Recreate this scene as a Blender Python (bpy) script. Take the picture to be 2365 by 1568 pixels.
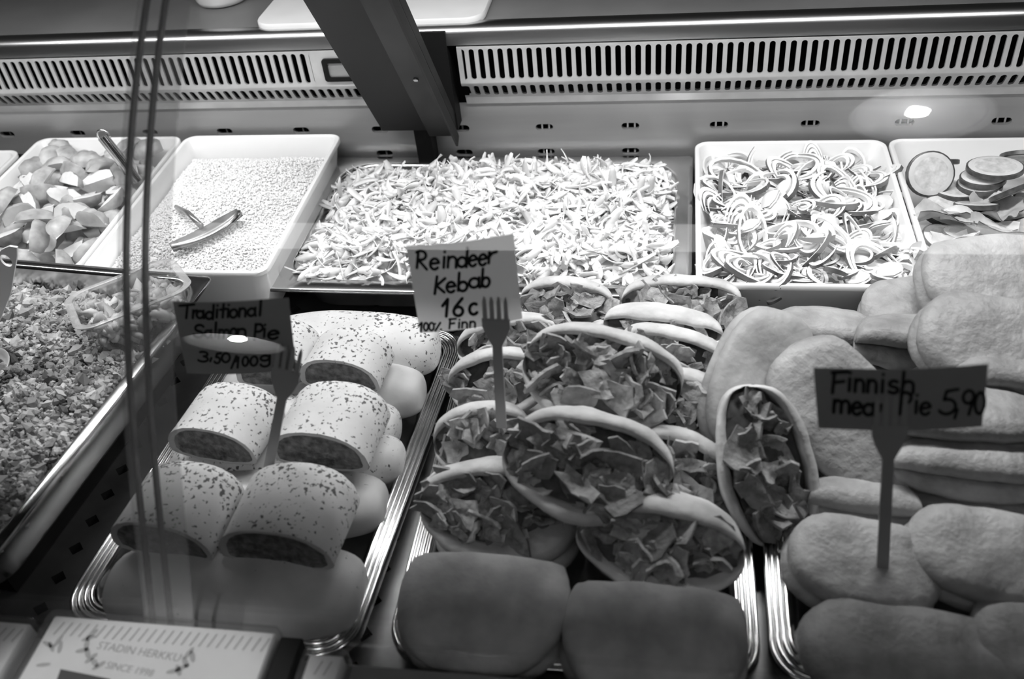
import bpy, math, random
import numpy as np
from mathutils import Vector, Matrix, Euler, noise

random.seed(7)
RNG = np.random.default_rng(7)
scene = bpy.context.scene
for o in list(bpy.data.objects):
    bpy.data.objects.remove(o)

# ------------------------------------------------------------------ camera
IMG_W, IMG_H = 2365, 1568
FPX = 2181.42
YAW, PITCH, ROLL = 0.217057, 0.705422, -0.11824
CAM = np.array([0.19297, -0.92295, 0.75766])
_f = np.array([-math.sin(YAW) * math.cos(PITCH), math.cos(YAW) * math.cos(PITCH), -math.sin(PITCH)])
_r = np.array([math.cos(YAW), math.sin(YAW), 0.0])
_u = np.cross(_r, _f)
_c, _s = math.cos(ROLL), math.sin(ROLL)
_r, _u = _c * _r + _s * _u, -_s * _r + _c * _u
cam_data = bpy.data.cameras.new('camera')
cam_data.sensor_fit = 'HORIZONTAL'
cam_data.sensor_width = 36.0
cam_data.lens = FPX * 36.0 / IMG_W
cam_data.clip_start = 0.02
cam_data.dof.use_dof = True
cam_data.dof.focus_distance = 1.12
cam_data.dof.aperture_fstop = 4.5
cam = bpy.data.objects.new('camera', cam_data)
scene.collection.objects.link(cam)
M = Matrix.Identity(4)
for i in range(3):
    M[i][0], M[i][1], M[i][2], M[i][3] = _r[i], _u[i], -_f[i], CAM[i]
cam.matrix_world = M
scene.camera = cam

# ------------------------------------------------------------------ world, exposure, large lights
world = bpy.data.worlds.new('world')
scene.world = world
world.use_nodes = True
world.node_tree.nodes['Background'].inputs[0].default_value = (0.5, 0.5, 0.5, 1)
world.node_tree.nodes['Background'].inputs[1].default_value = 0.005
vs = scene.view_settings
vs.view_transform = 'Standard'
vs.look = 'None'
vs.exposure = 0.0
vs.gamma = 1.0
vs.use_curve_mapping = False
scene.cycles.transparent_max_bounces = 24


def area_light(name, loc, target, sx, sy, power, spread=180):
    d = bpy.data.lights.new(name, 'AREA')
    d.shape = 'RECTANGLE'
    d.size, d.size_y, d.energy = sx, sy, power
    d.spread = math.radians(spread)
    o = bpy.data.objects.new(name, d)
    o.location = loc
    o.rotation_euler = (Vector(target) - Vector(loc)).to_track_quat('-Z', 'Y').to_euler()
    scene.collection.objects.link(o)
    return o


# the strip lamp under the canopy over the case
area_light('canopy_strip_light', (-0.14, 0.0, 0.61), (-0.14, -0.02, 0.0), 1.70, 0.035, 10.5, 165)


# ------------------------------------------------------------------ pixel helpers (rays through the photograph onto real planes)
def ray(x, y):
    return _f + _r * (x - IMG_W / 2) / FPX - _u * (y - IMG_H / 2) / FPX


def atz(x, y, z):
    d = ray(x, y)
    return Vector(CAM + d * (z - CAM[2]) / d[2])


def aty(x, y, Y):
    d = ray(x, y)
    return Vector(CAM + d * (Y - CAM[1]) / d[1])


# ------------------------------------------------------------------ materials
def _new(name):
    m = bpy.data.materials.new(name)
    m.use_nodes = True
    nt = m.node_tree
    return m, nt, nt.nodes['Principled BSDF'], nt.nodes, nt.links


def grey(v):
    return (v, v, v, 1)


def pbr(name, base, rough=0.5, metal=0.0, var=None, bump=None, stretch=(1, 1, 1), specks=None, tone=None, rand=None, spec=0.5, world_co=False):
    """var=(scale, amount); bump=(scale, strength, distance); specks=(scale, threshold, dark, patch scale); tone: point attribute multiplies; rand: per-object variation"""
    m, nt, b, N, L = _new(name)
    b.inputs['Base Color'].default_value = grey(base)
    b.inputs['Roughness'].default_value = rough
    b.inputs['Metallic'].default_value = metal
    b.inputs['Specular IOR Level'].default_value = spec
    tc = N.new('ShaderNodeTexCoord')
    mp = N.new('ShaderNodeMapping')
    mp.inputs['Scale'].default_value = stretch
    if world_co:
        g = N.new('ShaderNodeNewGeometry')
        L.new(g.outputs['Position'], mp.inputs['Vector'])
    else:
        L.new(tc.outputs['Object'], mp.inputs['Vector'])
    val = None

    def mul(a, bb):
        n = N.new('ShaderNodeMath')
        n.operation = 'MULTIPLY'
        L.new(a, n.inputs[0])
        if isinstance(bb, float):
            n.inputs[1].default_value = bb
        else:
            L.new(bb, n.inputs[1])
        return n.outputs[0]

    if var:
        nz = N.new('ShaderNodeTexNoise')
        nz.inputs['Scale'].default_value = var[0]
        nz.inputs['Detail'].default_value = 5
        L.new(mp.outputs[0], nz.inputs['Vector'])
        mr = N.new('ShaderNodeMapRange')
        mr.inputs[1].default_value, mr.inputs[2].default_value = 0.28, 0.72
        mr.inputs[3].default_value, mr.inputs[4].default_value = base * (1 - var[1]), base * (1 + var[1])
        L.new(nz.outputs[0], mr.inputs[0])
        val = mr.outputs[0]
    if tone or rand:
        if val is None:
            v = N.new('ShaderNodeValue')
            v.outputs[0].default_value = base
            val = v.outputs[0]
    if tone:
        at = N.new('ShaderNodeAttribute')
        at.attribute_name = tone
        val = mul(val, at.outputs['Fac'])
    if rand:
        oi = N.new('ShaderNodeObjectInfo')
        mr = N.new('ShaderNodeMapRange')
        mr.inputs[3].default_value, mr.inputs[4].default_value = 1 - rand, 1 + rand
        L.new(oi.outputs['Random'], mr.inputs[0])
        val = mul(val, mr.outputs[0])
    if specks:
        n1 = N.new('ShaderNodeTexNoise')
        n1.inputs['Scale'].default_value = specks[0]
        n1.inputs['Detail'].default_value = 3
        n2 = N.new('ShaderNodeTexNoise')
        n2.inputs['Scale'].default_value = specks[3]
        L.new(mp.outputs[0], n1.inputs['Vector'])
        L.new(mp.outputs[0], n2.inputs['Vector'])
        ad = N.new('ShaderNodeMath')
        ad.operation = 'MULTIPLY_ADD'
        L.new(n2.outputs[0], ad.inputs[0])
        ad.inputs[1].default_value = 0.35
        L.new(n1.outputs[0], ad.inputs[2])
        mr = N.new('ShaderNodeMapRange')
        mr.inputs[1].default_value, mr.inputs[2].default_value = specks[1], specks[1] + 0.05
        L.new(ad.outputs[0], mr.inputs[0])
        mx = N.new('ShaderNodeMix')
        mx.data_type = 'FLOAT'
        L.new(mr.outputs[0], mx.inputs[0])
        if val is None:
            mx.inputs[2].default_value = base
        else:
            L.new(val, mx.inputs[2])
        mx.inputs[3].default_value = specks[2]
        val = mx.outputs[0]
    if val is not None:
        L.new(val, b.inputs['Base Color'])
    if bump:
        nb = N.new('ShaderNodeTexNoise')
        nb.inputs['Scale'].default_value = bump[0]
        nb.inputs['Detail'].default_value = 4
        L.new(mp.outputs[0], nb.inputs['Vector'])
        bn = N.new('ShaderNodeBump')
        bn.inputs['Strength'].default_value = bump[1]
        bn.inputs['Distance'].default_value = bump[2]
        L.new(nb.outputs[0], bn.inputs['Height'])
        L.new(bn.outputs[0], b.inputs['Normal'])
    return m


def clear(name, tint=0.97, rough=0.0, veil=0.0, f0=0.04, veilcol=0.8):
    """clear sheet: transparent with a Schlick reflection, optionally a thin milky veil"""
    m, nt, b, N, L = _new(name)
    N.remove(b)
    out = N['Material Output']
    tr = N.new('ShaderNodeBsdfTransparent')
    tr.inputs[0].default_value = grey(tint)
    base = tr.outputs[0]
    if veil:
        df = N.new('ShaderNodeBsdfDiffuse')
        df.inputs[0].default_value = grey(veilcol)
        mv = N.new('ShaderNodeMixShader')
        mv.inputs[0].default_value = veil
        L.new(base, mv.inputs[1])
        L.new(df.outputs[0], mv.inputs[2])
        base = mv.outputs[0]
    gl = N.new('ShaderNodeBsdfGlossy')
    gl.inputs['Roughness'].default_value = rough
    lw = N.new('ShaderNodeLayerWeight')
    lw.inputs[0].default_value = 0.5
    p = N.new('ShaderNodeMath')
    p.operation = 'POWER'
    L.new(lw.outputs['Facing'], p.inputs[0])
    p.inputs[1].default_value = 5
    ma = N.new('ShaderNodeMath')
    ma.operation = 'MULTIPLY_ADD'
    L.new(p.outputs[0], ma.inputs[0])
    ma.inputs[1].default_value = 1 - f0
    ma.inputs[2].default_value = f0
    mx = N.new('ShaderNodeMixShader')
    L.new(ma.outputs[0], mx.inputs[0])
    L.new(base, mx.inputs[1])
    L.new(gl.outputs[0], mx.inputs[2])
    L.new(mx.outputs[0], out.inputs[0])
    return m


def paper(name, col, trans):
    m = pbr(name, col, .7, var=(30, .04))
    nt = m.node_tree
    b = nt.nodes['Principled BSDF']
    t = nt.nodes.new('ShaderNodeBsdfTranslucent')
    t.inputs[0].default_value = grey(col)
    mx = nt.nodes.new('ShaderNodeMixShader')
    mx.inputs[0].default_value = trans
    nt.links.new(b.outputs[0], mx.inputs[1])
    nt.links.new(t.outputs[0], mx.inputs[2])
    nt.links.new(mx.outputs[0], nt.nodes['Material Output'].inputs[0])
    return m


def emit(name, strength):
    m, nt, b, N, L = _new(name)
    b.inputs['Base Color'].default_value = grey(0.8)
    b.inputs['Emission Color'].default_value = grey(1)
    b.inputs['Emission Strength'].default_value = strength
    return m


MT = {}
MT['steel'] = pbr('brushed_steel', 0.58, 0.30, 1.0, var=(9, .10), bump=(60, .06, .002), stretch=(.3, 6, 6))
MT['steel_panel'] = pbr('back_panel_steel', 0.36, 0.42, 0.6, var=(6, .14), bump=(60, .05, .002), stretch=(.4, 5, 5))
MT['steel_grille'] = pbr('grille_painted_steel', 0.60, 0.38, 0.5, var=(30, .12))
MT['steel_dark'] = pbr('deck_steel', 0.16, 0.38, 0.85, var=(20, .25))
MT['steel_pan'] = pbr('pan_steel', 0.62, 0.20, 1.0, var=(14, .10), bump=(25, .05, .002))
MT['steel_tray'] = pbr('tray_steel', 0.66, 0.16, 1.0, var=(30, .10))
MT['worktop'] = pbr('worktop_steel', 0.26, 0.45, 0.35, var=(5, .25), bump=(40, .05, .002))
MT['black'] = pbr('black_paint', 0.006, 0.6, spec=.2)
MT['black_metal'] = pbr('dark_metal', 0.005, 0.55, 0.0, var=(12, .3))
MT['strap_metal'] = pbr('strap_metal', 0.05, 0.42, 0.7, var=(14, .25))
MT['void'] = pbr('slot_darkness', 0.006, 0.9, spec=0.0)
MT['white'] = pbr('white_melamine', 0.82, 0.22, var=(12, .03))
MT['board'] = pbr('white_board', 0.72, 0.45, var=(30, .04))
MT['card'] = pbr('price_card_paper', 0.30, 0.7, var=(30, .05))
MT['card_white'] = pbr('white_card_paper', 0.80, 0.7, var=(30, .04))
MT['card_thin'] = paper('thin_white_paper', 0.93, .72)
MT['ink'] = pbr('marker_ink', 0.008, 0.45, spec=0.2)
MT['fork'] = pbr('fork_plastic', 0.36, 0.35)
MT['bread'] = pbr('pita_bread', 0.58, 0.65, var=(28, .28), bump=(110, .35, .004), rand=.10)
MT['piebread'] = pbr('fried_pie_crust', 0.31, 0.5, var=(34, .34), bump=(110, .55, .004), rand=.12)
MT['brownpita'] = pbr('browned_pita', 0.40, 0.6, var=(30, .28), bump=(140, .3, .003), rand=.08)
MT['crust'] = pbr('herbed_crust', 0.64, 0.6, var=(22, .14), bump=(300, .15, .001), specks=(230, .765, .09, 22))
MT['crust_plain'] = pbr('plain_crust', 0.52, 0.55, var=(18, .18), bump=(300, .15, .001), specks=(200, .88, .15, 20))
MT['filling'] = pbr('salmon_filling', 0.15, 0.55, var=(120, .75), bump=(160, .9, .006))
MT['meat'] = pbr('shaved_meat', 0.30, 0.5, var=(140, .45), bump=(260, .5, .003), rand=.35)
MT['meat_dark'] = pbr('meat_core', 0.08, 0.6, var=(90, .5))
MT['cabbage'] = pbr('cabbage', 0.86, 0.5, var=(60, .08), tone='tone')
MT['rice'] = pbr('rice', 0.86, 0.6, tone='tone')
MT['crumb'] = pbr('mince_crumbs', 0.38, 0.55, tone='tone')
MT['potato_flesh'] = pbr('potato_flesh', 0.78, 0.5, var=(60, .15), rand=.15)
MT['potato_skin'] = pbr('potato_skin', 0.34, 0.5, var=(50, .45), rand=.25)
MT['onion'] = pbr('onion_flesh', 0.84, 0.35, var=(60, .08), rand=.08)
MT['onion_skin'] = pbr('onion_skin', 0.14, 0.4, var=(40, .4), rand=.3)
MT['cuc_skin'] = pbr('cucumber_skin', 0.07, 0.35, var=(90, .6))
MT['cuc_flesh'] = pbr('cucumber_flesh', 0.70, 0.3, var=(50, .12), rand=.1)
MT['cuc_core'] = pbr('cucumber_core', 0.62, 0.25, var=(140, .25))
MT['leaf'] = pbr('pale_leaf', 0.52, 0.4, var=(30, .35), bump=(60, .4, .004), rand=.2)
MT['print'] = pbr('faded_print', 0.46, 0.7)
MT['print_dark'] = pbr('dark_print', 0.05, 0.6)
MT['glass'] = clear('case_glass', 0.985)
MT['glass_edge'] = pbr('glass_edge', 0.03, 0.2, spec=.6)
MT['glass_strip'] = clear('joint_strip', 0.95, 0.10, veil=0.14)
MT['tub'] = clear('tub_plastic', 0.90, 0.10, veil=0.08)
MT['tub_rim'] = clear('tub_rim_plastic', 0.85, 0.15, veil=0.30)
MT['holder'] = clear('holder_plastic', 0.95, 0.08, veil=0.06)
MT['jar'] = pbr('jar_frosted', 0.55, 0.25, var=(20, .2))
MT['lamp_shade'] = pbr('lamp_shade_inside', 0.75, 0.4)
MT['lamp_out'] = pbr('lamp_shade_outside', 0.1, 0.4)
MT['bulb'] = emit('bulb', 85.0)
MT['tube'] = emit('tube', 2.5)


# ------------------------------------------------------------------ mesh helpers
def put(o, parent=None):
    scene.collection.objects.link(o)
    if parent is not None:
        o.parent = parent
    return o


def mesh(name, verts, faces, mats, parent=None, smooth=True, mi=None, loc=None, rot=None, sharp=None):
    me = bpy.data.meshes.new(name)
    me.from_pydata([tuple(v) for v in verts], [], [tuple(int(i) for i in f) for f in faces])
    if not isinstance(mats, (list, tuple)):
        mats = [mats]
    for m in mats:
        me.materials.append(m)
    if mi is not None:
        me.polygons.foreach_set('material_index', mi)
    if smooth:
        me.polygons.foreach_set('use_smooth', [True] * len(me.polygons))
        if sharp:
            try:
                me.set_sharp_from_angle(angle=math.radians(sharp))
            except Exception:
                pass
    me.update()
    o = bpy.data.objects.new(name, me)
    if loc is not None:
        o.location = loc
    if rot is not None:
        o.rotation_euler = rot
    return put(o, parent)


def tag(o, label=None, cat=None, group=None, kind=None):
    if label:
        o['label'] = label
    if cat:
        o['category'] = cat
    if group:
        o['group'] = group
    if kind:
        o['kind'] = kind
    return o


def thing(name, label, cat, loc=(0, 0, 0), rot=(0, 0, 0), group=None):
    o = bpy.data.objects.new(name, None)
    o.empty_display_size = 0.02
    o.location = loc
    o.rotation_euler = rot
    scene.collection.objects.link(o)
    return tag(o, label, cat, group)


class MB:
    def __init__(self):
        self.v, self.f = [], []

    def add(self, vs, fs):
        n = len(self.v)
        self.v += [tuple(p) for p in vs]
        self.f += [tuple(i + n for i in f) for f in fs]
        return self

    def box(self, x0, x1, y0, y1, z0, z1):
        return self.add([(x0, y0, z0), (x1, y0, z0), (x1, y1, z0), (x0, y1, z0), (x0, y0, z1), (x1, y0, z1), (x1, y1, z1), (x0, y1, z1)],
                        [(3, 2, 1, 0), (4, 5, 6, 7), (0, 1, 5, 4), (1, 2, 6, 5), (2, 3, 7, 6), (3, 0, 4, 7)])

    def prism(self, pts, ext):
        """polygon pts (3D) extruded by vector ext"""
        n = len(pts)
        a = [Vector(p) for p in pts]
        b = [p + Vector(ext) for p in a]
        fs = [tuple(range(n - 1, -1, -1)), tuple(range(n, 2 * n))]
        fs += [(i, (i + 1) % n, n + (i + 1) % n, n + i) for i in range(n)]
        return self.add(a + b, fs)

    def tube(self, path, rad, n=10, cap=True):
        path = [Vector(p) for p in path]
        rings = []
        up = Vector((0.13, 0.21, 0.97))
        for i, p in enumerate(path):
            d = (path[min(i + 1, len(path) - 1)] - path[max(i - 1, 0)]).normalized()
            a = d.cross(up)
            if a.length < 1e-4:
                a = d.cross(Vector((1, 0, 0)))
            a.normalize()
            b = d.cross(a)
            r = rad[i] if isinstance(rad, (list, tuple)) else rad
            rings.append([p + a * math.cos(t * 2 * math.pi / n) * r + b * math.sin(t * 2 * math.pi / n) * r for t in range(n)])
        return self.add(*loft(rings, cap=cap))

    def build(self, name, mats, parent=None, smooth=False, **k):
        return mesh(name, self.v, self.f, mats, parent, smooth, **k)


def loft(rings, cap=True, closed=True, flip=False):
    n = len(rings[0])
    v = [p for r in rings for p in r]
    f = []
    for i in range(len(rings) - 1):
        for j in range(n if closed else n - 1):
            a, b = i * n + j, i * n + (j + 1) % n
            q = (a, b, b + n, a + n)
            f.append(q[::-1] if flip else q)
    if cap and closed:
        k = (len(rings) - 1) * n
        c0, c1 = tuple(range(n - 1, -1, -1)), tuple(range(k, k + n))
        f += [c0[::-1], c1[::-1]] if flip else [c0, c1]
    return v, f


def rrect(cx, cy, hx, hy, r, z, n=6):
    r = max(min(r, hx - 1e-4, hy - 1e-4), 1e-4)
    p = []
    for sx, sy, a0 in ((1, 1, 0), (-1, 1, 90), (-1, -1, 180), (1, -1, 270)):
        for k in range(n + 1):
            a = math.radians(a0 + 90 * k / n)
            p.append((cx + sx * (hx - r) + r * math.cos(a), cy + sy * (hy - r) + r * math.sin(a), z))
    return p


def nz(x, y, z=0.0):
    return noise.noise(Vector((x, y, z)))


def scatter(name, base_v, base_f, pos, rot, scl, mat, parent=None, tones=None, smooth=False):
    """many small pieces joined in one mesh, made with numpy. rot: n x 3 x 3, scl: n x 3"""
    bv = np.asarray(base_v, float)
    n, m = len(pos), len(bv)
    v = np.einsum('nij,nmj->nmi', rot, bv[None] * scl[:, None, :]) + pos[:, None, :]
    return fast_mesh(name, v.reshape(-1, 3), base_f, n, m, mat, parent, tones, smooth)


def fast_mesh(name, v, base_f, n, m, mat, parent=None, tones=None, smooth=False):
    k = len(base_f[0])
    bf = np.asarray(base_f, int)
    f = (bf[None] + (np.arange(n) * m)[:, None, None]).reshape(-1, k)
    me = bpy.data.meshes.new(name)
    me.vertices.add(len(v))
    me.vertices.foreach_set('co', np.ascontiguousarray(v, dtype=np.float32).ravel())
    me.loops.add(f.size)
    me.loops.foreach_set('vertex_index', f.astype(np.int32).ravel())
    me.polygons.add(len(f))
    me.polygons.foreach_set('loop_start', (np.arange(len(f)) * k).astype(np.int32))
    me.polygons.foreach_set('use_smooth', np.full(len(f), smooth))
    if tones is not None:
        a = me.attributes.new('tone', 'FLOAT', 'POINT')
        a.data.foreach_set('value', np.repeat(np.asarray(tones, np.float32), m))
    me.materials.append(mat)
    me.update(calc_edges=True)
    me.validate()
    o = bpy.data.objects.new(name, me)
    return put(o, parent)


def rand_rot(n, flat=None):
    """random rotations; flat: spread of tilt (radians) about a random heading"""
    if flat is None:
        q = RNG.normal(size=(n, 4))
        q /= np.linalg.norm(q, axis=1)[:, None]
        w, x, y, z = q.T
        return np.stack([np.stack([1 - 2 * (y * y + z * z), 2 * (x * y - z * w), 2 * (x * z + y * w)], -1),
                         np.stack([2 * (x * y + z * w), 1 - 2 * (x * x + z * z), 2 * (y * z - x * w)], -1),
                         np.stack([2 * (x * z - y * w), 2 * (y * z + x * w), 1 - 2 * (x * x + y * y)], -1)], -2)
    h = RNG.uniform(0, 2 * np.pi, n)
    a, b = RNG.normal(0, flat, n), RNG.normal(0, flat, n)
    out = np.zeros((n, 3, 3))
    for i in range(n):
        out[i] = np.array(Euler((a[i], b[i], h[i]), 'XYZ').to_matrix())
    return out


ICO_V = []
_t = (1 + 5 ** .5) / 2
for a, b in ((-1, _t), (1, _t), (-1, -_t), (1, -_t)):
    ICO_V.append((a, b, 0))
for a, b in ((-1, _t), (1, _t), (-1, -_t), (1, -_t)):
    ICO_V.append((0, a, b))
for a, b in ((_t, -1), (_t, 1), (-_t, -1), (-_t, 1)):
    ICO_V.append((a, 0, b))
ICO_V = [tuple(c / 1.902 for c in p) for p in ICO_V]
ICO_F = [(0, 11, 5), (0, 5, 1), (0, 1, 7), (0, 7, 10), (0, 10, 11), (1, 5, 9), (5, 11, 4), (11, 10, 2), (10, 7, 6), (7, 1, 8),
         (3, 9, 4), (3, 4, 2), (3, 2, 6), (3, 6, 8), (3, 8, 9), (4, 9, 5), (2, 4, 11), (6, 2, 10), (8, 6, 7), (9, 8, 1)]

# ================================================================== THE CASE (structure)
PANEL_Y, GR_Y = 0.290, 0.265
Z_PANEL, Z_RIDGE, Z_GROOVE, Z_EDGE = 0.146, 0.186, 0.240, 0.262
X0, X1 = -1.25, 1.05


def plate_with_holes(cells, hole, depth, axis):
    """cells: list of (u0,u1,v0,v1,has_hole); hole: function(cu,cv)->outline (ccw); axis maps (u,v,w) to 3D"""
    mb = MB()
    for (u0, u1, v0, v1, h) in cells:
        if not h:
            mb.add([axis(u0, v0, 0), axis(u1, v0, 0), axis(u1, v1, 0), axis(u0, v1, 0)], [(0, 1, 2, 3)])
            continue
        cu, cv = (u0 + u1) / 2, (v0 + v1) / 2
        ho = hole(cu, cv)
        n = len(ho)
        outer = []
        for (a, b) in ho:
            dx, dy = a - cu, b - cv
            s = min(((u1 - cu) / abs(dx)) if abs(dx) > 1e-9 else 1e9, ((v1 - cv) / abs(dy)) if abs(dy) > 1e-9 else 1e9)
            outer.append([cu + dx * s, cv + dy * s])
        # snap the nearest outer point to each corner
        for (a, b) in ((u0, v0), (u1, v0), (u1, v1), (u0, v1)):
            k = min(range(n), key=lambda i: (outer[i][0] - a) ** 2 + (outer[i][1] - b) ** 2)
            outer[k] = [a, b]
        vs_ = [axis(a, b, 0) for a, b in outer] + [axis(a, b, 0) for a, b in ho] + [axis(a, b, depth) for a, b in ho]
        fs = []
        for i in range(n):
            j = (i + 1) % n
            fs.append((i, j, n + j, n + i))
            fs.append((n + i, n + j, 2 * n + j, 2 * n + i))
        mb.add(vs_, fs)
    return mb


counter = thing('refrigerated_counter', 'stainless steel refrigerated display counter with slotted back grille', 'counter')
tag(counter, kind='structure')

# perforated deck
deck_x, deck_y = -0.408, 0.036
cells = []
xs = [-1.0] + [deck_x + k * 0.11 for k in range(-4, 10)] + [0.85]
ys_n = int((0.28 + 0.56) / deck_y) + 1
edges_x = [X0] + sum([[deck_x + k * 0.11 - 0.018, deck_x + k * 0.11 + 0.018] for k in range(-4, 10)], []) + [X1]
for i in range(len(edges_x) - 1):
    for j in range(ys_n):
        y0 = -0.562 + j * deck_y
        cells.append((edges_x[i], edges_x[i + 1], y0, min(y0 + deck_y, PANEL_Y), i % 2 == 1 and y0 + deck_y < PANEL_Y))


def diamond(cu, cv):
    r = 0.0085
    out = []
    for k in range(4):
        a, b = math.radians(90 * k), math.radians(90 * k + 90)
        for t in (0, .5):
            out.append((cu + r * (math.cos(a) * (1 - t) + math.cos(b) * t), cv + r * (math.sin(a) * (1 - t) + math.sin(b) * t)))
    return out


plate_with_holes(cells, diamond, -0.012, lambda u, v, w: (u, v, w)).build('deck', MT['steel_dark'], counter)
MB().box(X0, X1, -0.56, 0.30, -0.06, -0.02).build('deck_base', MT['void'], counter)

# back panel with slot holes
SLOT_X0, SLOT_P = -0.848, 0.1225
cells = []
ex = [X0]
for k in range(16):
    c = SLOT_X0 + k * SLOT_P
    ex += [c - 0.024, c + 0.024]
ex.append(X1)
rows = [(-0.02, 0.045, False), (0.045, 0.085, True), (0.085, 0.125, True), (0.125, Z_PANEL, False)]
for i in range(len(ex) - 1):
    for (z0, z1, h) in rows:
        cells.append((ex[i], ex[i + 1], z0, z1, h and i % 2 == 1))


def obround(cu, cv):
    hl, r = 0.0075, 0.0052
    out = []
    for k in range(7):
        a = math.radians(-90 + 180 * k / 6)
        out.append((cu + hl + r * math.cos(a), cv + r * math.sin(a)))
    for k in range(7):
        a = math.radians(90 + 180 * k / 6)
        out.append((cu - hl + r * math.cos(a), cv + r * math.sin(a)))
    return out


plate_with_holes(cells, obround, 0.008, lambda u, v, w: (u, PANEL_Y + w, v)).build('back_panel', MT['steel_panel'], counter)
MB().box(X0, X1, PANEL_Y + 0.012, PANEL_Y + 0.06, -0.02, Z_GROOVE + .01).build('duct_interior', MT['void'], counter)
# rack rods glimpsed behind the slots
for k in range(16):
    cx = SLOT_X0 + k * SLOT_P
    for dx in ((-0.004, 0.006) if k >= 7 else (0.001,)):
        MB().box(cx + dx - .0012, cx + dx + .0012, PANEL_Y + 0.006, PANEL_Y + 0.0085, 0.05, 0.122).build('rack_rod', MT['steel'] if k >= 7 else MT['steel_dark'], counter)

# strip between panel and grille (leans out over the panel) and grille faces
POST_X0, POST_X1 = -0.232, -0.098
modules = [(X0, POST_X0, -0.262), (POST_X1, X1, None)]


def slat_outline(p, h, w, n=4):
    """one slat with flared ends so that the gaps between neighbours become round-ended slots; local u across, v up"""
    g = (p - w) / 2
    pts = []
    for k in range(n + 1):  # right bottom fillet
        a = math.radians(90 * k / n)
        pts.append((p / 2 - g * math.sin(a), g - g * math.cos(a)))
    right = [(u, v) for u, v in pts]
    up = [(u, h - v) for u, v in reversed(right)]
    R_ = right + up
    Lf = [(-u, v) for u, v in reversed(R_)]
    return R_ + Lf


def slat_mesh(name, p, h, w, thick):
    o = slat_outline(p, h, w)
    n = len(o)
    v = [(u, 0, t) for u, t in o] + [(u, thick, t) for u, t in o]
    # front face as a strip of quads between mirrored points
    f = []
    hf = n // 2
    for i in range(hf - 1):
        f.append((n - 1 - i, i, i + 1, n - 2 - i))
        f.append((i, n + i, n + i + 1, i + 1))
        f.append((n - 1 - i, n - 2 - i, 2 * n - 2 - i, 2 * n - 1 - i))
    me = bpy.data.meshes.new(name)
    me.from_pydata(v, [], f)
    me.materials.append(MT['steel_grille'])
    me.update()
    return me


PIT = 0.0131
up_h, lo_len = (Z_GROOVE - 0.004) - (Z_RIDGE + 0.006), None
lo_vec = Vector((0, PANEL_Y - 0.008 - GR_Y, Z_PANEL + 0.012 - Z_RIDGE))  # from ridge downwards and inwards
lo_len = lo_vec.length
lo_h = lo_len - 0.010
up_me = slat_mesh('slat', PIT, up_h, 0.0056, 0.003)
lo_me = slat_mesh('slat', PIT, lo_h, 0.0056, 0.003)
lo_ang = math.atan2(lo_vec.y, -lo_vec.z)
for (xa, xb, skip) in modules:
    g = MB()
    # frame: top rail, ridge (rounded), bottom strip
    prof = [(GR_Y + .002, Z_GROOVE), (GR_Y, Z_GROOVE - 0.001), (GR_Y, Z_GROOVE - 0.004)]
    g.add([(x, y, z) for x in (xa, xb) for y, z in prof], [(0, 3, 4, 1), (1, 4, 5, 2)])
    d = lo_vec.normalized()
    r1 = Vector((0, GR_Y, Z_RIDGE)) + d * 0.005
    prof = [(GR_Y, Z_RIDGE + 0.006), (GR_Y, Z_RIDGE + 0.0015), (GR_Y + .0004, Z_RIDGE), (r1.y, r1.z)]
    n = len(prof)
    g.add([(x, y, z) for x in (xa, xb) for y, z in prof], [(i, n + i, n + i + 1, i + 1) for i in range(n - 1)])
    r2 = Vector((0, GR_Y, Z_RIDGE)) + d * (0.005 + lo_h)
    r3 = Vector((0, GR_Y, Z_RIDGE)) + lo_vec
    prof = [(r2.y, r2.z), (r3.y, r3.z), (PANEL_Y - .004, Z_PANEL), (PANEL_Y + .004, Z_PANEL)]
    n = len(prof)
    g.add([(x, y, z) for x in (xa, xb) for y, z in prof], [(i, n + i, n + i + 1, i + 1) for i in range(n - 1)])
    gr = g.build('grille', MT['steel_grille'], counter)
    x = xa + PIT if xa > -1 else xb - PIT * int((xb + 1.06) / PIT)
    lim = xb if xb < .9 else 0.92
    side = MB()
    if xa > -1:
        side.box(xa, xa + PIT / 2, GR_Y, GR_Y + .003, Z_RIDGE + .006, Z_GROOVE - .004)
        side.build('end_plate', MT['steel_grille'], gr)
    while x < lim - PIT / 2:
        for me, up in ((up_me, True), (lo_me, False)):
            if up and skip is not None and x > skip - 0.045:
                continue
            o = bpy.data.objects.new('slat', me)
            if up:
                o.location = (x, GR_Y, Z_RIDGE + 0.006)
            else:
                o.location = (x, r2.y, r2.z)
                o.rotation_euler = (lo_ang, 0, 0)
            put(o, gr)
        x += PIT
    if skip is not None:
        # blank plate with the dark framed display window at the end of the left grille
        bp = MB().box(skip - 0.045, xb, GR_Y, GR_Y + .003, Z_RIDGE + .006, Z_GROOVE - .004).build('blank_plate', MT['steel_grille'], gr)
        fr = MB()
        rings = [rrect(0, 0, .046, .0165, .004, 0), rrect(0, 0, .046, .0165, .004, .004), rrect(0, 0, .039, .0105, .003, .004), rrect(0, 0, .039, .0105, .003, .001)]
        fr.add(*loft([[(p[0], -p[2], p[1]) for p in r] for r in rings], cap=False))
        zc = (Z_RIDGE + Z_GROOVE) / 2 - .001
        fo = fr.build('display_frame', MT['black'], gr, loc=(xb - 0.012, GR_Y, zc))
        MB().box(-.039, .039, -.0012, 0, -.0105, .0105).build('display_window', MT['steel_panel'], fo)

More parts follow.
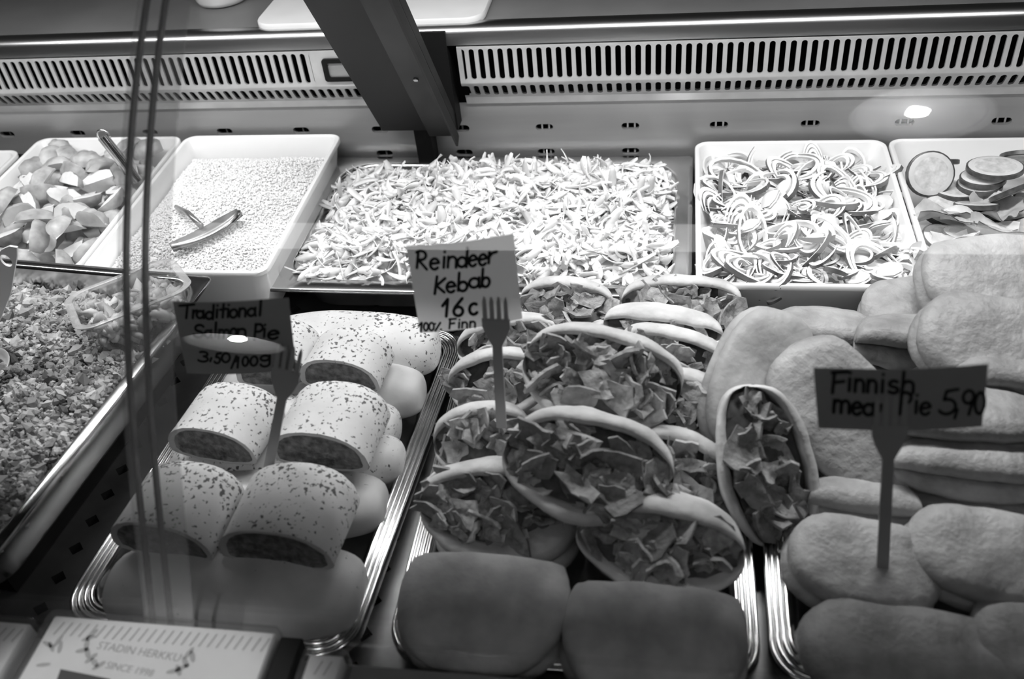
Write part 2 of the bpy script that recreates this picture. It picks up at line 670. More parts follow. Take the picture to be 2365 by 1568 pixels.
# the smooth front band of the worktop, its rolled edge and the worktop itself
band = [(GR_Y + .004, Z_GROOVE + .002), (GR_Y - .001, Z_GROOVE + .002), (GR_Y, Z_EDGE - 0.004), (GR_Y + .002, Z_EDGE), (GR_Y + .006, Z_EDGE + .0035), (GR_Y + .012, Z_EDGE + .005),
        (GR_Y + .022, Z_EDGE + .005), (GR_Y + .027, Z_EDGE + .002), (GR_Y + .03, Z_EDGE + .001), (GR_Y + .9, Z_EDGE + .001)]
for (xa, xb) in ((X0, -0.165), (-0.163, X1)):
    n = len(band)
    wt = MB().add([(x, y, z) for x in (xa, xb) for y, z in band], [(i, n + i, n + i + 1, i + 1) for i in range(n - 1)])
    wt.build('worktop', [MT['steel'], MT['worktop']], counter, smooth=True, mi=[0] * 7 + [1, 1], sharp=35)
WT_Z = Z_EDGE + .001

# front ledge below the glass
ledge = [(-0.552, -0.06), (-0.552, 0.088), (-0.555, 0.092), (-0.56, 0.093), (-0.74, 0.093), (-0.76, 0.088), (-0.765, 0.07), (-0.765, -0.2)]
n = len(ledge)
MB().add([(x, y, z) for x in (X0, X1) for y, z in ledge], [(i + 1, n + i + 1, n + i, i) for i in range(n - 1)]).build('front_ledge', MT['worktop'], counter, smooth=True, sharp=35)

# ------------------------------------------------------------------ the curved glass
GLASS = [2.294, -1.074, 0.697, -0.602]


def gy(z):
    return ((GLASS[0] * z + GLASS[1]) * z + GLASS[2]) * z + GLASS[3]


GZ = [0.098 + (0.565 - 0.098) * k / 28 for k in range(29)]


def gnorm(z):
    dy = (3 * GLASS[0] * z + 2 * GLASS[1]) * z + GLASS[2]
    v = Vector((0, -1, dy))
    return v.normalized()


def glass_strip(x0, x1, off0, off1, ends=True):
    front = [Vector((0, gy(z), z)) + gnorm(z) * off0 for z in GZ]
    back = [Vector((0, gy(z), z)) + gnorm(z) * off1 for z in GZ]
    loop = front + back[::-1]
    n = len(loop)
    v = [(x0, p.y, p.z) for p in loop] + [(x1, p.y, p.z) for p in loop]
    f = [((i + 1) % n, i, n + i, n + (i + 1) % n) for i in range(n)]
    if ends:
        h = n // 2
        for i in range(h - 1):
            f.append((i, i + 1, n - 2 - i, n - 1 - i))
            f.append((n + n - 1 - i, n + n - 2 - i, n + i + 1, n + i))
    return v, f


SEAM = -0.222
for (xa, xb, lab) in ((X0, SEAM, 'curved clear glass pane over the crumb pan, ending at the clear joint strip'),
                      (SEAM + 0.016, X1, 'curved clear glass pane over the kebabs and meat pies')):
    root = thing('glass_pane', lab, 'glass pane', (0, 0, 0))
    tag(root, kind='structure')
    mesh('pane', *glass_strip(xa, xb, 0.0, -0.005, ends=False), MT['glass'], root, smooth=True, sharp=40)
    e = xb if xb == SEAM else xa
    mesh('pane_edge', *glass_strip(e - .0013, e + .0013, 0.0004, -0.0054), MT['glass_edge'], root, smooth=True, sharp=40)
st = thing('joint_strip', 'clear plastic strip covering the joint between two glass panes', 'joint strip', (0, 0, 0))
tag(st, kind='structure')
mesh('cover', *glass_strip(SEAM - .004, SEAM + 0.040, 0.0035, 0.001), MT['glass_strip'], st, smooth=True, sharp=40)
mesh('inner_cover', *glass_strip(SEAM + .001, SEAM + 0.0145, -0.0015, -0.0035), MT['glass'], st, smooth=True, sharp=40)

# ------------------------------------------------------------------ the canopy the strip lamp hangs under
cn = thing('canopy', 'steel canopy shelf with an added front board that shades the nearest trays', 'canopy', (0, 0, 0))
tag(cn, kind='structure')
MB().box(X0, X1, -.112, .22, .645, .665).build('canopy_shelf', MT['steel_panel'], cn)
MB().box(X0, X1, -.112, -.100, .485, .645).build('shade_board', MT['black_metal'], cn)  # added board out of view, keeps the strip light off the front pies

# ------------------------------------------------------------------ the dark support arm between the two counter modules
arm = thing('support_arm', 'black metal canopy support arm slanting up between the two grilles', 'support arm', (0, 0, 0))
A0 = Vector((0, 0.262, 0.118))
dirv = Vector((0, -math.cos(math.radians(55.7)), math.sin(math.radians(55.7))))
nrm = Vector((0, -dirv.z, dirv.y)) * 1.0  # towards viewer, downwards
MB().prism([(-.222, .262, .118), (-.110, .262, .118), (-.110, .262, .262), (-.222, .262, .262)], (0, .03, 0)).build('base_block', MT['black'], arm)
MB().box(-.176, -.152, .262, .289, 0.0, .119).build('post', MT['black'], arm)
a1 = A0 + dirv * 0.53
MB().prism([(-.222, A0.y, A0.z), (-.112, A0.y, A0.z), (-.112, a1.y, a1.z), (-.222, a1.y, a1.z)], (0, .012, .010)).build('arm_plate', MT['black_metal'], arm)
# angle bar in front
b0 = A0 + dirv * 0.005 + nrm * 0.012
b1 = a1 + nrm * 0.012
MB().prism([(-.150, b0.y, b0.z), (-.108, b0.y, b0.z), (-.108, b1.y, b1.z), (-.150, b1.y, b1.z)], nrm * -0.003).build('angle_bar', MT['strap_metal'], arm)
MB().prism([(-.110, b0.y, b0.z), (-.107, b0.y, b0.z), (-.107, b1.y, b1.z), (-.110, b1.y, b1.z)], nrm * 0.016).build('angle_flange', MT['black_metal'], arm)
sp = A0 + dirv * 0.16 + nrm * 0.0125
v, f = loft([[(-.130 + r * math.cos(t * math.pi / 5), sp.y + nrm.y * h + dirv.y * r * math.sin(t * math.pi / 5), sp.z + nrm.z * h + dirv.z * r * math.sin(t * math.pi / 5)) for t in range(10)] for r, h in ((.0035, -.001), (.0035, .0012), (.002, .002))])
mesh('screw', v, f, MT['steel'], arm)
# rubber lined end of the upper shelf glass
g = MB().tube([(-.225, .14, .330), (-.222, .155, .306), (-.212, .165, .288), (-.192, .172, .276), (-.165, .174, .272)], .0055, 10)
g.build('rubber_edge', MT['black'], arm, smooth=True)


# ================================================================== BACK ROW TRAYS
def melamine_tray(name, label, x0, x1, y0, y1, z1, depth, group=None, r=.018):
    cx, cy, hx, hy = (x0 + x1) / 2, (y0 + y1) / 2, (x1 - x0) / 2, (y1 - y0) / 2
    t = thing(name, label, 'tray', (cx, cy, z1 - depth), group=group)
    d = depth
    rings = [rrect(0, 0, hx - .022, hy - .022, r, 0), rrect(0, 0, hx - .018, hy - .018, r, .002), rrect(0, 0, hx - .004, hy - .004, r, d - .008),
             rrect(0, 0, hx, hy, r, d - .006), rrect(0, 0, hx, hy, r, d - .001), rrect(0, 0, hx - .001, hy - .001, r, d)]
    v, f = loft(rings, cap=False)
    f.append(tuple(range(len(rings[0]) - 1, -1, -1)))
    mesh('outer_shell', v, f, MT['white'], t, sharp=50)
    rings = [rrect(0, 0, hx - .001, hy - .001, r, d), rrect(0, 0, hx - .0055, hy - .0055, r * .9, d), rrect(0, 0, hx - .0065, hy - .0065, r * .9, d - .001),
             rrect(0, 0, hx - .020, hy - .020, r * .8, .008), rrect(0, 0, hx - .026, hy - .026, r * .7, .005)]
    v, f = loft(rings, cap=False)
    f.append(tuple(range(len(v) - len(rings[0]), len(v))))
    mesh('inner_shell', v, f, MT['white'], t, sharp=50)
    return t


wz, oz = 0.105, 0.086
wt_l = melamine_tray('white_tray', 'white rectangular tray holding potato wedges', -0.784, -0.542, -0.064, 0.278, wz, .085)
melamine_tray('white_tray', 'empty looking white tray at the far edge beyond the potato wedges', -1.06, -0.80, -0.09, 0.248, wz - .004, .08)
rice_t = melamine_tray('white_tray', 'white rectangular tray filled with cooked white rice', -0.538, -0.290, -0.064, 0.279, wz, .085)
on_t = melamine_tray('white_tray', 'white square tray filled with sliced red onion', 0.222, 0.476, -0.050, 0.279, oz, .062)
cu_t = melamine_tray('white_tray', 'white tray holding cucumber slices beside the onion tray', 0.479, 0.745, -0.052, 0.281, oz, .062)


def gn_pan(name, label, x0, x1, y0, y1, z1, depth, fl, group=None, rot=0, rin=.045):
    cx, cy, hx, hy = (x0 + x1) / 2, (y0 + y1) / 2, (x1 - x0) / 2, (y1 - y0) / 2
    t = thing(name, label, 'pan', (cx, cy, z1 - depth), (0, 0, rot), group=group)
    d = depth
    n = 10
    rings = [rrect(0, 0, hx - .001, hy - .001, .010, d - .006, n), rrect(0, 0, hx, hy, .010, d - .004, n), rrect(0, 0, hx - .0005, hy - .0005, .010, d - .001, n), rrect(0, 0, hx - .002, hy - .002, .010, d, n),
             rrect(0, 0, hx - fl + .002, hy - fl + .002, rin, d - .0005, n), rrect(0, 0, hx - fl, hy - fl, rin, d - .001, n), rrect(0, 0, hx - fl - .002, hy - fl - .002, rin, d - .004, n)]
    v, f = loft(rings, cap=False)
    mesh('rim', v, f, MT['steel_pan'], t, sharp=45)
    rings = [rrect(0, 0, hx - fl - .002, hy - fl - .002, rin, d - .004, n), rrect(0, 0, hx - fl - .004, hy - fl - .004, rin, d - .02, n),
             rrect(0, 0, hx - fl - .010, hy - fl - .010, rin, .012, n), rrect(0, 0, hx - fl - .016, hy - fl - .016, rin, .003, n), rrect(0, 0, hx - fl - .024, hy - fl - .024, rin, 0, n)]
    v, f = loft(rings, cap=False)
    f.append(tuple(range(len(v) - len(rings[0]), len(v))))
    mesh('basin', v, f, MT['steel_pan'], t, sharp=60)
    return t


cab = gn_pan('steel_pan', 'stainless steel pan heaped with shredded cabbage', -0.311, 0.2195, -0.046, 0.279, 0.066, .06, .022, rot=math.radians(-.5))
crumb_pan = gn_pan('steel_pan', 'deep stainless steel pan full of browned mince crumbs', -0.703, -0.367, -0.506, -0.066, 0.117, .070, .012, rin=.035, rot=math.radians(-6))


def heap(cx, cy, hx, hy, z0, h, seed, rough=.006, fr=22):
    def fn(x, y):
        u, v = (x - cx) / hx, (y - cy) / hy
        e = max(0.0, 1 - max(abs(u), abs(v)) ** 4) * (1 - .35 * (u * u + v * v) * .5)
        return z0 + h * e + rough * nz(x * fr + seed, y * fr, seed)
    return fn


def heap_mesh(name, fn, cx, cy, hx, hy, mat, parent, n=40, sink=.004, r=.03):
    v, f = [], []
    tn = []
    for j in range(n + 1):
        for i in range(n + 1):
            x, y = cx + hx * (2 * i / n - 1), cy + hy * (2 * j / n - 1)
            v.append((x, y, fn(x, y) - sink))
    for j in range(n):
        for i in range(n):
            a = j * (n + 1) + i
            f.append((a, a + 1, a + n + 2, a + n + 1))
    o = mesh(name, v, f, mat, parent)
    a = o.data.attributes.new('tone', 'FLOAT', 'POINT')
    a.data.foreach_set('value', [1.0] * len(v))
    return o


# ---- shredded cabbage: nobody could count it
def shreds(name, n, fn, cx, cy, hx, hy, mat, parent, L=(.018, .055), Wd=(.004, .012), lift=.008, tilt=.35):
    seg = 7
    ln = RNG.uniform(L[0], L[1], n)
    wd = RNG.uniform(Wd[0], Wd[1], n)
    k = RNG.normal(0, 1.3, n)
    tw = RNG.normal(0, .7, n)
    th = .0011
    t = np.linspace(-.5, .5, seg + 1)
    ang = k[:, None] * t[None, :] * 1.2
    px = np.cumsum(np.cos(ang), 1) * ln[:, None] / seg
    py = np.cumsum(np.sin(ang), 1) * ln[:, None] / seg
    px -= px.mean(1)[:, None]
    py -= py.mean(1)[:, None]
    roll = tw[:, None] * t[None, :] * 2 + RNG.uniform(-1.2, 1.2, n)[:, None]
    taper = 1 - .55 * (2 * np.abs(t)) ** 3
    nx, ny = -np.sin(ang), np.cos(ang)
    V4 = []
    for sw, st_ in ((-1, -1), (1, -1), (1, 1), (-1, 1)):
        w_ = sw * wd[:, None] * .5 * taper[None, :]
        h_ = st_ * th * .5
        a = w_ * np.cos(roll) - h_ * np.sin(roll)
        b = w_ * np.sin(roll) + h_ * np.cos(roll)
        V4.append(np.stack([px + nx * a, py + ny * a, b], -1))
    V = np.stack(V4, 2).reshape(n, -1, 3)  # n, (seg+1)*4, 3
    R_ = rand_rot(n, tilt)
    x = cx + hx * RNG.uniform(-1, 1, n)
    y = cy + hy * RNG.uniform(-1, 1, n)
    z = np.array([fn(a, b) for a, b in zip(x, y)]) + RNG.uniform(-.006, lift, n)
    V = np.einsum('nij,nmj->nmi', R_, V) + np.stack([x, y, z], -1)[:, None, :]
    F = []
    for s in range(seg):
        for q in range(4):
            a, b = s * 4 + q, s * 4 + (q + 1) % 4
            F.append((a, b, b + 4, a + 4))
    F += [(3, 2, 1, 0), (seg * 4, seg * 4 + 1, seg * 4 + 2, seg * 4 + 3)]
    tones = np.clip(RNG.normal(.96, .10, n), .55, 1.08)
    return fast_mesh(name, V.reshape(-1, 3), F, n, (seg + 1) * 4, mat, parent, tones, True)


cb = thing('shredded_cabbage', 'heap of pale shredded cabbage in the steel pan', 'cabbage', (-.046, .116, .02))
fn = heap(-.046, .116, .250, .146, .046, .044, 3.1, .012, 15)
iv = Matrix.Translation((.046, -.116, -.02))
o1 = heap_mesh('heap', fn, -.046, .116, .236, .130, MT['cabbage'], None, 50, .006)
o2 = shreds('shreds', 2300, fn, -.046, .112, .236, .128, MT['cabbage'], None)
o3 = shreds('loose_shreds', 160, lambda x, y: fn(x, y) + .010, -.046, .112, .236, .126, MT['cabbage'], None, tilt=1.1, L=(.02, .045))
for o in (o1, o2, o3):
    o.data.transform(iv)
    o.parent = cb
    o['kind'] = 'stuff'
tag(cb, kind='stuff')

# ---- rice
rc = thing('cooked_rice', 'mound of white cooked rice in the white tray', 'rice', (-.414, .107, .03))
fn = heap(-.414, .100, .118, .165, .072, .036, 5.7, .006, 14)
iv = Matrix.Translation((.414, -.107, -.03))
o1 = heap_mesh('mound', fn, -.414, .100, .108, .150, MT['rice'], None, 50, .0015)
n = 12000
x, y = -.414 + .108 * RNG.uniform(-1, 1, n), .100 + .150 * RNG.uniform(-1, 1, n)
z = np.array([fn(a, b) for a, b in zip(x, y)]) + RNG.uniform(-.001, .0012, n)
s = np.stack([RNG.uniform(.0022, .0034, n), RNG.uniform(.0010, .0015, n), RNG.uniform(.0010, .0014, n)], -1)
o2 = scatter('grains', ICO_V, ICO_F, np.stack([x, y, z], -1), rand_rot(n, .35), s, MT['rice'], None, np.clip(RNG.normal(.97, .06, n), .6, 1.1), True)
for o in (o1, o2):
    o.data.transform(iv)
    o.parent = rc
    o['kind'] = 'stuff'
tag(rc, kind='stuff')

# ---- mince crumbs
cr = thing('mince_crumbs', 'loose browned mince crumbs filling the deep steel pan', 'mince', (-.535, -.286, .03), (0, 0, math.radians(-6)))
CRC = (0.0, 0.0, .148, .198)


def crumb_h(x, y):
    return .070 + .010 * nz(x * 9 + 4, y * 9, 1.0) + .009 * nz(x * 30, y * 30, 4.0) - .014 * max(0, (y - .10) / .1)


iv = Matrix.Identity(4)
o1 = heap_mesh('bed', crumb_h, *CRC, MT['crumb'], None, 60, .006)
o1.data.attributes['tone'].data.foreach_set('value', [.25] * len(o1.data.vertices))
n = 22000
x, y = CRC[0] + CRC[2] * RNG.uniform(-1, 1, n), CRC[1] + CRC[3] * RNG.uniform(-1, 1, n)
z = np.array([crumb_h(a, b) for a, b in zip(x, y)]) + RNG.uniform(-.004, .004, n)
b = RNG.gamma(2.6, .00072, n) + .0009
s = np.stack([b * RNG.uniform(.9, 1.7, n), b * RNG.uniform(.7, 1.2, n), b * RNG.uniform(.6, 1.1, n)], -1)
jit = np.array(ICO_V) * (1 + .26 * RNG.normal(size=(12, 1)))
o2 = scatter('crumbs', jit, ICO_F, np.stack([x, y, z], -1), rand_rot(n), s, MT['crumb'], None, np.clip(RNG.normal(.85, .28, n) + .75 * np.array([nz(a * 45, c_ * 45, 9.0) for a, c_ in zip(x, y)]), .10, 1.5), False)
for o in (o1, o2):
    o.data.transform(iv)
    o.parent = cr
    o['kind'] = 'stuff'
tag(cr, kind='stuff')


rs = thing('pan_riser', 'low black riser under the deep mince pan', 'riser', (-.535, -.286, .001), (0, 0, math.radians(-6)))
MB().box(-.11, .11, -.16, .16, 0, .044).build('riser_block', MT['black'], rs)


# ---- potato wedges
def wedge_data(seed, L, R_, spread):
    rng = random.Random(seed)
    v, f, mi = [], [], []
    ns, na = 9, 6
    for i in range(ns + 1):
        t = -1 + 2 * i / ns
        c = math.sqrt(max(0, 1 - t * t)) ** .8
        base = len(v)
        v.append((t * L, 0.0 + .12 * R_ * (1 - c), 0))
        for k in range(na + 1):
            a = -spread / 2 + spread * k / na
            rr = R_ * c * (1 + .08 * rng.uniform(-1, 1))
            v.append((t * L, rr * math.cos(a), rr * math.sin(a)))
    m = na + 2
    for i in range(ns):
        for k in range(m):
            a, b = i * m + k, i * m + (k + 1) % m
            f.append((a, b, b + m, a + m))
            mi.append(0 if k in (0, m - 1) else 1)
    me = bpy.data.meshes.new('potato_wedge')
    me.from_pydata(v, [], f)
    me.materials.append(MT['potato_flesh'])
    me.materials.append(MT['potato_skin'])
    me.polygons.foreach_set('material_index', mi)
    me.polygons.foreach_set('use_smooth', [True] * len(f))
    try:
        me.set_sharp_from_angle(angle=math.radians(55.7))
    except Exception:
        pass
    me.update()
    return me


WD = [wedge_data(i, random.uniform(.024, .034), random.uniform(.017, .024), math.radians(random.uniform(80, 130))) for i in range(7)]
WHERE = [(lambda y: y > .19, 'roasted potato wedge at the back of the pile in the white tray'),
         (lambda y: y > .08, 'roasted potato wedge in the middle of the pile in the white tray'),
         (lambda y: True, 'roasted potato wedge at the front of the pile in the white tray')]
k = 0
for layer in range(3):
    for iy in range(9):
        for ix in range(6):
            x = -.770 + .038 * ix + random.uniform(-.010, .010)
            y = -.010 + .031 * iy + random.uniform(-.008, .008)
            e = 1 - max(abs((x + .672) / .115), abs((y - .12) / .16)) ** 2
            if layer == 2 and e < .35 or layer == 1 and e < .05:
                continue
            o = bpy.data.objects.new('potato_wedge', WD[k % 7])
            o.location = (max(-.765, min(-.580, x)), max(-.012, min(.245, y)), .048 + layer * .021 + .018 * max(0, e))
            o.rotation_euler = (random.uniform(0, 6.28), random.uniform(-.4, .4), random.uniform(0, 6.28))
            put(o)
            lab = next(l for fnc, l in WHERE if fnc(y))
            lab = lab.replace(' in the white tray', '') + (', beside the rice tray' if x > -.64 else (', along the outer tray rim' if x < -.71 else ', halfway across the tray'))
            tag(o, lab, 'potato', 'potato wedges: ' + lab.split(' wedge ')[1])
            k += 1
# tongs standing in the wedges
tg = thing('serving_tongs', 'steel serving tongs handle sticking out of the potato wedges', 'tongs', (-.66, .20, .12))
a_, b_ = atz(237, 316, .170), atz(292, 385, .125)
l_ = Vector((-.66, .20, .12))
MB().tube([b_ - l_ + (b_ - a_) * .5, b_ - l_, a_ - l_], [.007, .0075, .0075], 12).build('handle', MT['steel_tray'], tg, smooth=True, sharp=50)
c_ = a_ - l_
MB().tube([c_ + Vector((.009 * math.cos(t * .5236), .003, .009 * math.sin(t * .5236))) for t in range(13)], .0018, 6, cap=False).build('ring', MT['steel'], tg, smooth=True)

# scalloped serving tongs lying in the rice
tr = thing('rice_tongs', 'grey ridged serving tongs lying on the white rice', 'tongs', (0, 0, 0))
c0, c1 = atz(402, 583, .104), atz(562, 500, .112)
tr.location = c0
ax = (c1 - c0)
Ln = ax.length
ang = math.atan2(ax.y, ax.x)
tr.rotation_euler = (0, -math.asin((ax.z) / Ln), ang)


def paddle(L, Wd, cup, z0):
    v, f = [], []
    nl, nw = 22, 10
    for i in range(nl + 1):
        t = i / nl
        w = Wd * (math.sin(math.pi * min(1, t * .93 + .07)) ** .55) * (.55 + .45 * t)
        for j in range(nw + 1):
            u = -1 + 2 * j / nw
            v.append((t * L, u * w, z0 + cup * (u * u) - .004 * math.sin(t * math.pi) + .0014 * math.cos(u * 14)))
    m = nw + 1
    top = len(v)
    v += [(a, b, c - .0015) for a, b, c in v]
    for i in range(nl):
        for j in range(nw):
            q = (i * m + j, (i + 1) * m + j, (i + 1) * m + j + 1, i * m + j + 1)
            f.append(q)
            f.append(tuple(top + k for k in q[::-1]))
    return v, f


MT['tong_grey'] = pbr('grey_tong_plastic', 0.24, .25, .5, var=(40, .4))
mesh('paddle', *paddle(Ln, .018, .006, .004), MT['tong_grey'], tr)
mesh('paddle', *paddle(Ln * .96, .016, -.004, .014), MT['tong_grey'], tr)
h0 = atz(410, 482, .112) - c0
inv = Matrix.Rotation(-ang, 3, 'Z')
p0 = Vector((Ln * .45, .0, .016))
p1 = inv @ h0
MB().tube([p0, p0.lerp(p1, .4) + Vector((0, 0, .008)), p1], [.004, .0035, .003], 8).build('handle', MT['tong_grey'], tr, smooth=True)

# ---- onions
def onion_mesh(seed):
    rng = random.Random(seed)
    v, f, mi = [], [], []
    layers = rng.choice([1, 1, 2, 2, 3, 4])
    R0 = rng.uniform(.020, .040)
    span = math.radians(rng.uniform(110, 230)) if seed % 7 else math.radians(359)
    hgt = rng.uniform(.0035, .007)
    squash = rng.uniform(.35, .85)
    for l in range(layers):
        Rr = R0 - l * .0070
        if Rr < .008:
            break
        th = rng.uniform(.0036, .0056)
        n = 16
        lean = rng.uniform(-.25, .25)
        base = len(v)
        for i in range(n + 1):
            t = i / n
            a = -span / 2 + span * t
            e = 1 if span > 6 else math.sin(math.pi * min(max(t, .03), .97)) ** .45
            for (dr, dz) in ((0, 0), (th, 0), (th, 1), (0, 1)):
                r_ = Rr - th * e * .5 + dr * e + lean * dz * hgt
                v.append((r_ * math.cos(a), squash * r_ * math.sin(a), (dz - .5) * hgt * e + .002 * math.sin(a * 2 + l)))
        for i in range(n):
            for q in range(4):
                a, b = base + i * 4 + q, base + i * 4 + (q + 1) % 4
                f.append((a, b, b + 4, a + 4))
                mi.append(1 if q == 1 and l == 0 else 0)
        f.append((base + 3, base + 2, base + 1, base))
        f.append((base + n * 4, base + n * 4 + 1, base + n * 4 + 2, base + n * 4 + 3))
        mi += [0, 0]
    me = bpy.data.meshes.new('onion_slice')
    me.from_pydata(v, [], f)
    me['layers'] = layers
    me['ring'] = 1 if span > 6 else 0
    me.materials.append(MT['onion'])
    me.materials.append(MT['onion_skin'])
    me.polygons.foreach_set('material_index', mi)
    me.polygons.foreach_set('use_smooth', [True] * len(f))
    try:
        me.set_sharp_from_angle(angle=math.radians(45))
    except Exception:
        pass
    me.update()
    return me


def petal_mesh(seed):
    rng = random.Random(seed)
    L, Wd = rng.uniform(.016, .024), rng.uniform(.008, .013)
    v, f = [], []
    n, m = 10, 6
    for s in (0, 1):
        for i in range(n + 1):
            t = -1 + 2 * i / n
            w = Wd * math.sqrt(max(0, 1 - t * t)) ** .8
            for j in range(m + 1):
                u = -1 + 2 * j / m
                v.append((t * L, u * w, .5 * (w * w * (1 - u * u)) / Wd + .004 * (1 - t * t) - s * .0025))
    k = (n + 1) * (m + 1)
    for i in range(n):
        for j in range(m):
            q = (i * (m + 1) + j, (i + 1) * (m + 1) + j, (i + 1) * (m + 1) + j + 1, i * (m + 1) + j + 1)
            f.append(q)
            f.append(tuple(k + a for a in q[::-1]))
    mi = [0, 0] * (n * m)
    me = bpy.data.meshes.new('onion_slice')
    me.from_pydata(v, [], f)
    me.materials.append(MT['onion'])
    me.polygons.foreach_set('use_smooth', [True] * len(f))
    me.update()
    return me


ON = [onion_mesh(i) for i in range(24)] + [petal_mesh(i) for i in range(2)]
# bed of onion below the slices so the tray is full
fn_on = heap(.349, .112, .126, .175, .052, .040, 8.3, .004, 20)
k = 0
OW = [(lambda y: y > .17, 'sliced red onion piece at the far end of the white tray'),
      (lambda y: y > .07, 'sliced red onion piece in the middle of the white tray'),
      (lambda y: True, 'sliced red onion piece at the near end of the white tray')]
for layer in range(3):
    for iy in range(12):
        for ix in range(9):
            x = .349 + .106 * (ix / 4 - 1) + random.uniform(-.010, .010)
            y = .110 + .145 * (iy / 5.5 - 1) + random.uniform(-.009, .009)
            x, y = min(max(x, .250), .448), min(max(y, -.014), .240)
            if k >= 290:
                break
            o = bpy.data.objects.new('onion_slice', random.choice(ON))
            o.location = (x, y, fn_on(x, y) - .014 + layer * .008 + random.uniform(-.003, .003))
            tl = .25 if layer < 2 else .42
            o.rotation_euler = (random.gauss(0, tl), random.gauss(0, tl), random.uniform(0, 6.28))
            o.scale = [random.uniform(.85, 1.2)] * 3
            put(o)
            look = 'pale onion petal' if len(o.data.materials) == 1 else ('whole red onion ring' if o.data.get('ring') else ('layered red onion slice' if o.data['layers'] > 1 else 'single strip of red onion'))
            zone = next(l for fnc, l in OW if fnc(y)).split(' piece ')[1]
            side = 'by the cabbage pan' if x < .318 else ('by the cucumbers' if x > .38 else 'halfway across')
            lab = look + ' ' + zone.replace('the white tray', 'its tray') + ', ' + side
            tag(o, lab, 'onion', 'red onion: ' + lab)
            k += 1


# ---- cucumber slices
def cucumber(seed, R_, th):
    rng = random.Random(seed)
    n = 28
    prof = [(.72, th / 2 + .0004, 2), (.93, th / 2, 0), (1.0, th / 2 - .0008, 1), (1.0, -th / 2 + .0008, 1), (.93, -th / 2, 0), (.72, -th / 2, 2)]
    v, f, mi = [], [], []
    for q, (r_, z_, _) in enumerate(prof):
        for i in range(n):
            a = 2 * math.pi * i / n
            w = R_ * r_ * (1 + .03 * math.sin(2 * a + seed))
            v.append((w * math.cos(a), w * math.sin(a), z_))
    for q in range(5):
        for i in range(n):
            f.append((q * n + (i + 1) % n, q * n + i, (q + 1) * n + i, (q + 1) * n + (i + 1) % n))
            mi.append({0: 0, 1: 1, 2: 1, 3: 1, 4: 0}[q])
    f.append(tuple(range(n)))
    f.append(tuple(range(5 * n + n - 1, 5 * n - 1, -1)))
    mi += [2, 2]
    me = bpy.data.meshes.new('cucumber_slice')
    me.from_pydata(v, [], f)
    for m in ('cuc_flesh', 'cuc_skin', 'cuc_core'):
        me.materials.append(MT[m])
    me.polygons.foreach_set('material_index', mi)
    me.polygons.foreach_set('use_smooth', [True] * len(f))
    try:
        me.set_sharp_from_angle(angle=math.radians(40))
    except Exception:
        pass
    me.update()
    return me


CU = [cucumber(i, .027 + .003 * (i % 3), .0065) for i in range(4)]
CUL = [  # px, py, z, rx, ry, rz, label
    (2165, 375, .088, -.55, .1, .2, 'cucumber slice leaning at the back, its face to the rear rim'),
    (2148, 402, .090, .95, .15, .1, 'cucumber slice standing on edge, dark skin towards the front'),
    (2298, 388, .094, -.12, .0, .3, 'cucumber slice lying flat on top of the stack'),
    (2270, 412, .082, -.1, .05, .9, 'cucumber slice second in the stack below the flat top one'),
    (2262, 428, .073, -.1, .1, 1.4, 'cucumber slice at the bottom of the small stack'),
    (2345, 440, .090, -.75, -.35, .2, 'cucumber slice tipped towards the viewer beside the stack'),
    (2375, 365, .088, -.7, .3, .2, 'cucumber slice cut off by the picture edge at the back'),
    (2200, 440, .066, -.05, .1, .5, 'cucumber slice lying low in front of the standing one'),
    (2255, 475, .072, -.35, .3, .7, 'cucumber slice half under a leaf in the middle of its tray'),
    (2330, 490, .068, -.2, -.2, .2, 'cucumber slice lying in front of the tipped one'),
    (2190, 490, .062, .1, .1, .2, 'cucumber slice by the onion tray, third from the back'),
    (2230, 545, .062, -.2, .15, .2, 'cucumber slice near the front of its tray, under the leaves'),
    (2320, 550, .062, .15, -.15, .2, 'cucumber slice next to the topmost meat pie'),
    (2185, 555, .058, .1, .2, .2, 'cucumber slice at the near left corner of its tray'),
    (2400, 480, .062, .1, .2, .2, 'cucumber slice at the edge of the picture, lying low'),
    (2420, 400, .064, .1, .2, .2, 'cucumber slice at the far edge of its tray'),
]
for i, (px, py, z, rx, ry, rz, lab) in enumerate(CUL):
    o = bpy.data.objects.new('cucumber_slice', CU[i % 4])
    o.location = atz(px, py, z)
    o.rotation_euler = (rx, ry, rz)
    put(o)
    tag(o, lab, 'cucumber', 'cucumber slices in the white tray')


# pale leaves in the front half of the cucumber tray
def leaf_mesh(seed, L, Wd):
    rng = random.Random(seed)
    n, m = 14, 8
    v, f = [], []
    for s in (0, 1):
        for i in range(n + 1):
            t = i / n
            w = Wd * math.sin(math.pi * min(.97, t * .9 + .08)) ** .7
            for j in range(m + 1):
                u = -1 + 2 * j / m
                v.append(((t - .5) * L, u * w * (1 + .08 * math.sin(t * 23 + seed)), .006 * math.sin(t * 5 + seed) + .008 * u * u + .004 * math.sin(u * 5 + t * 9 + seed) - s * .0012))
    k = (n + 1) * (m + 1)
    for i in range(n):
        for j in range(m):
            q = (i * (m + 1) + j, (i + 1) * (m + 1) + j, (i + 1) * (m + 1) + j + 1, i * (m + 1) + j + 1)
            f.append(q)
            f.append(tuple(k + a for a in q[::-1]))
    me = bpy.data.meshes.new('lettuce_leaf')
    me.from_pydata(v, [], f)
    me.materials.append(MT['leaf'])
    me.polygons.foreach_set('use_smooth', [True] * len(f))
    me.update()
    return me


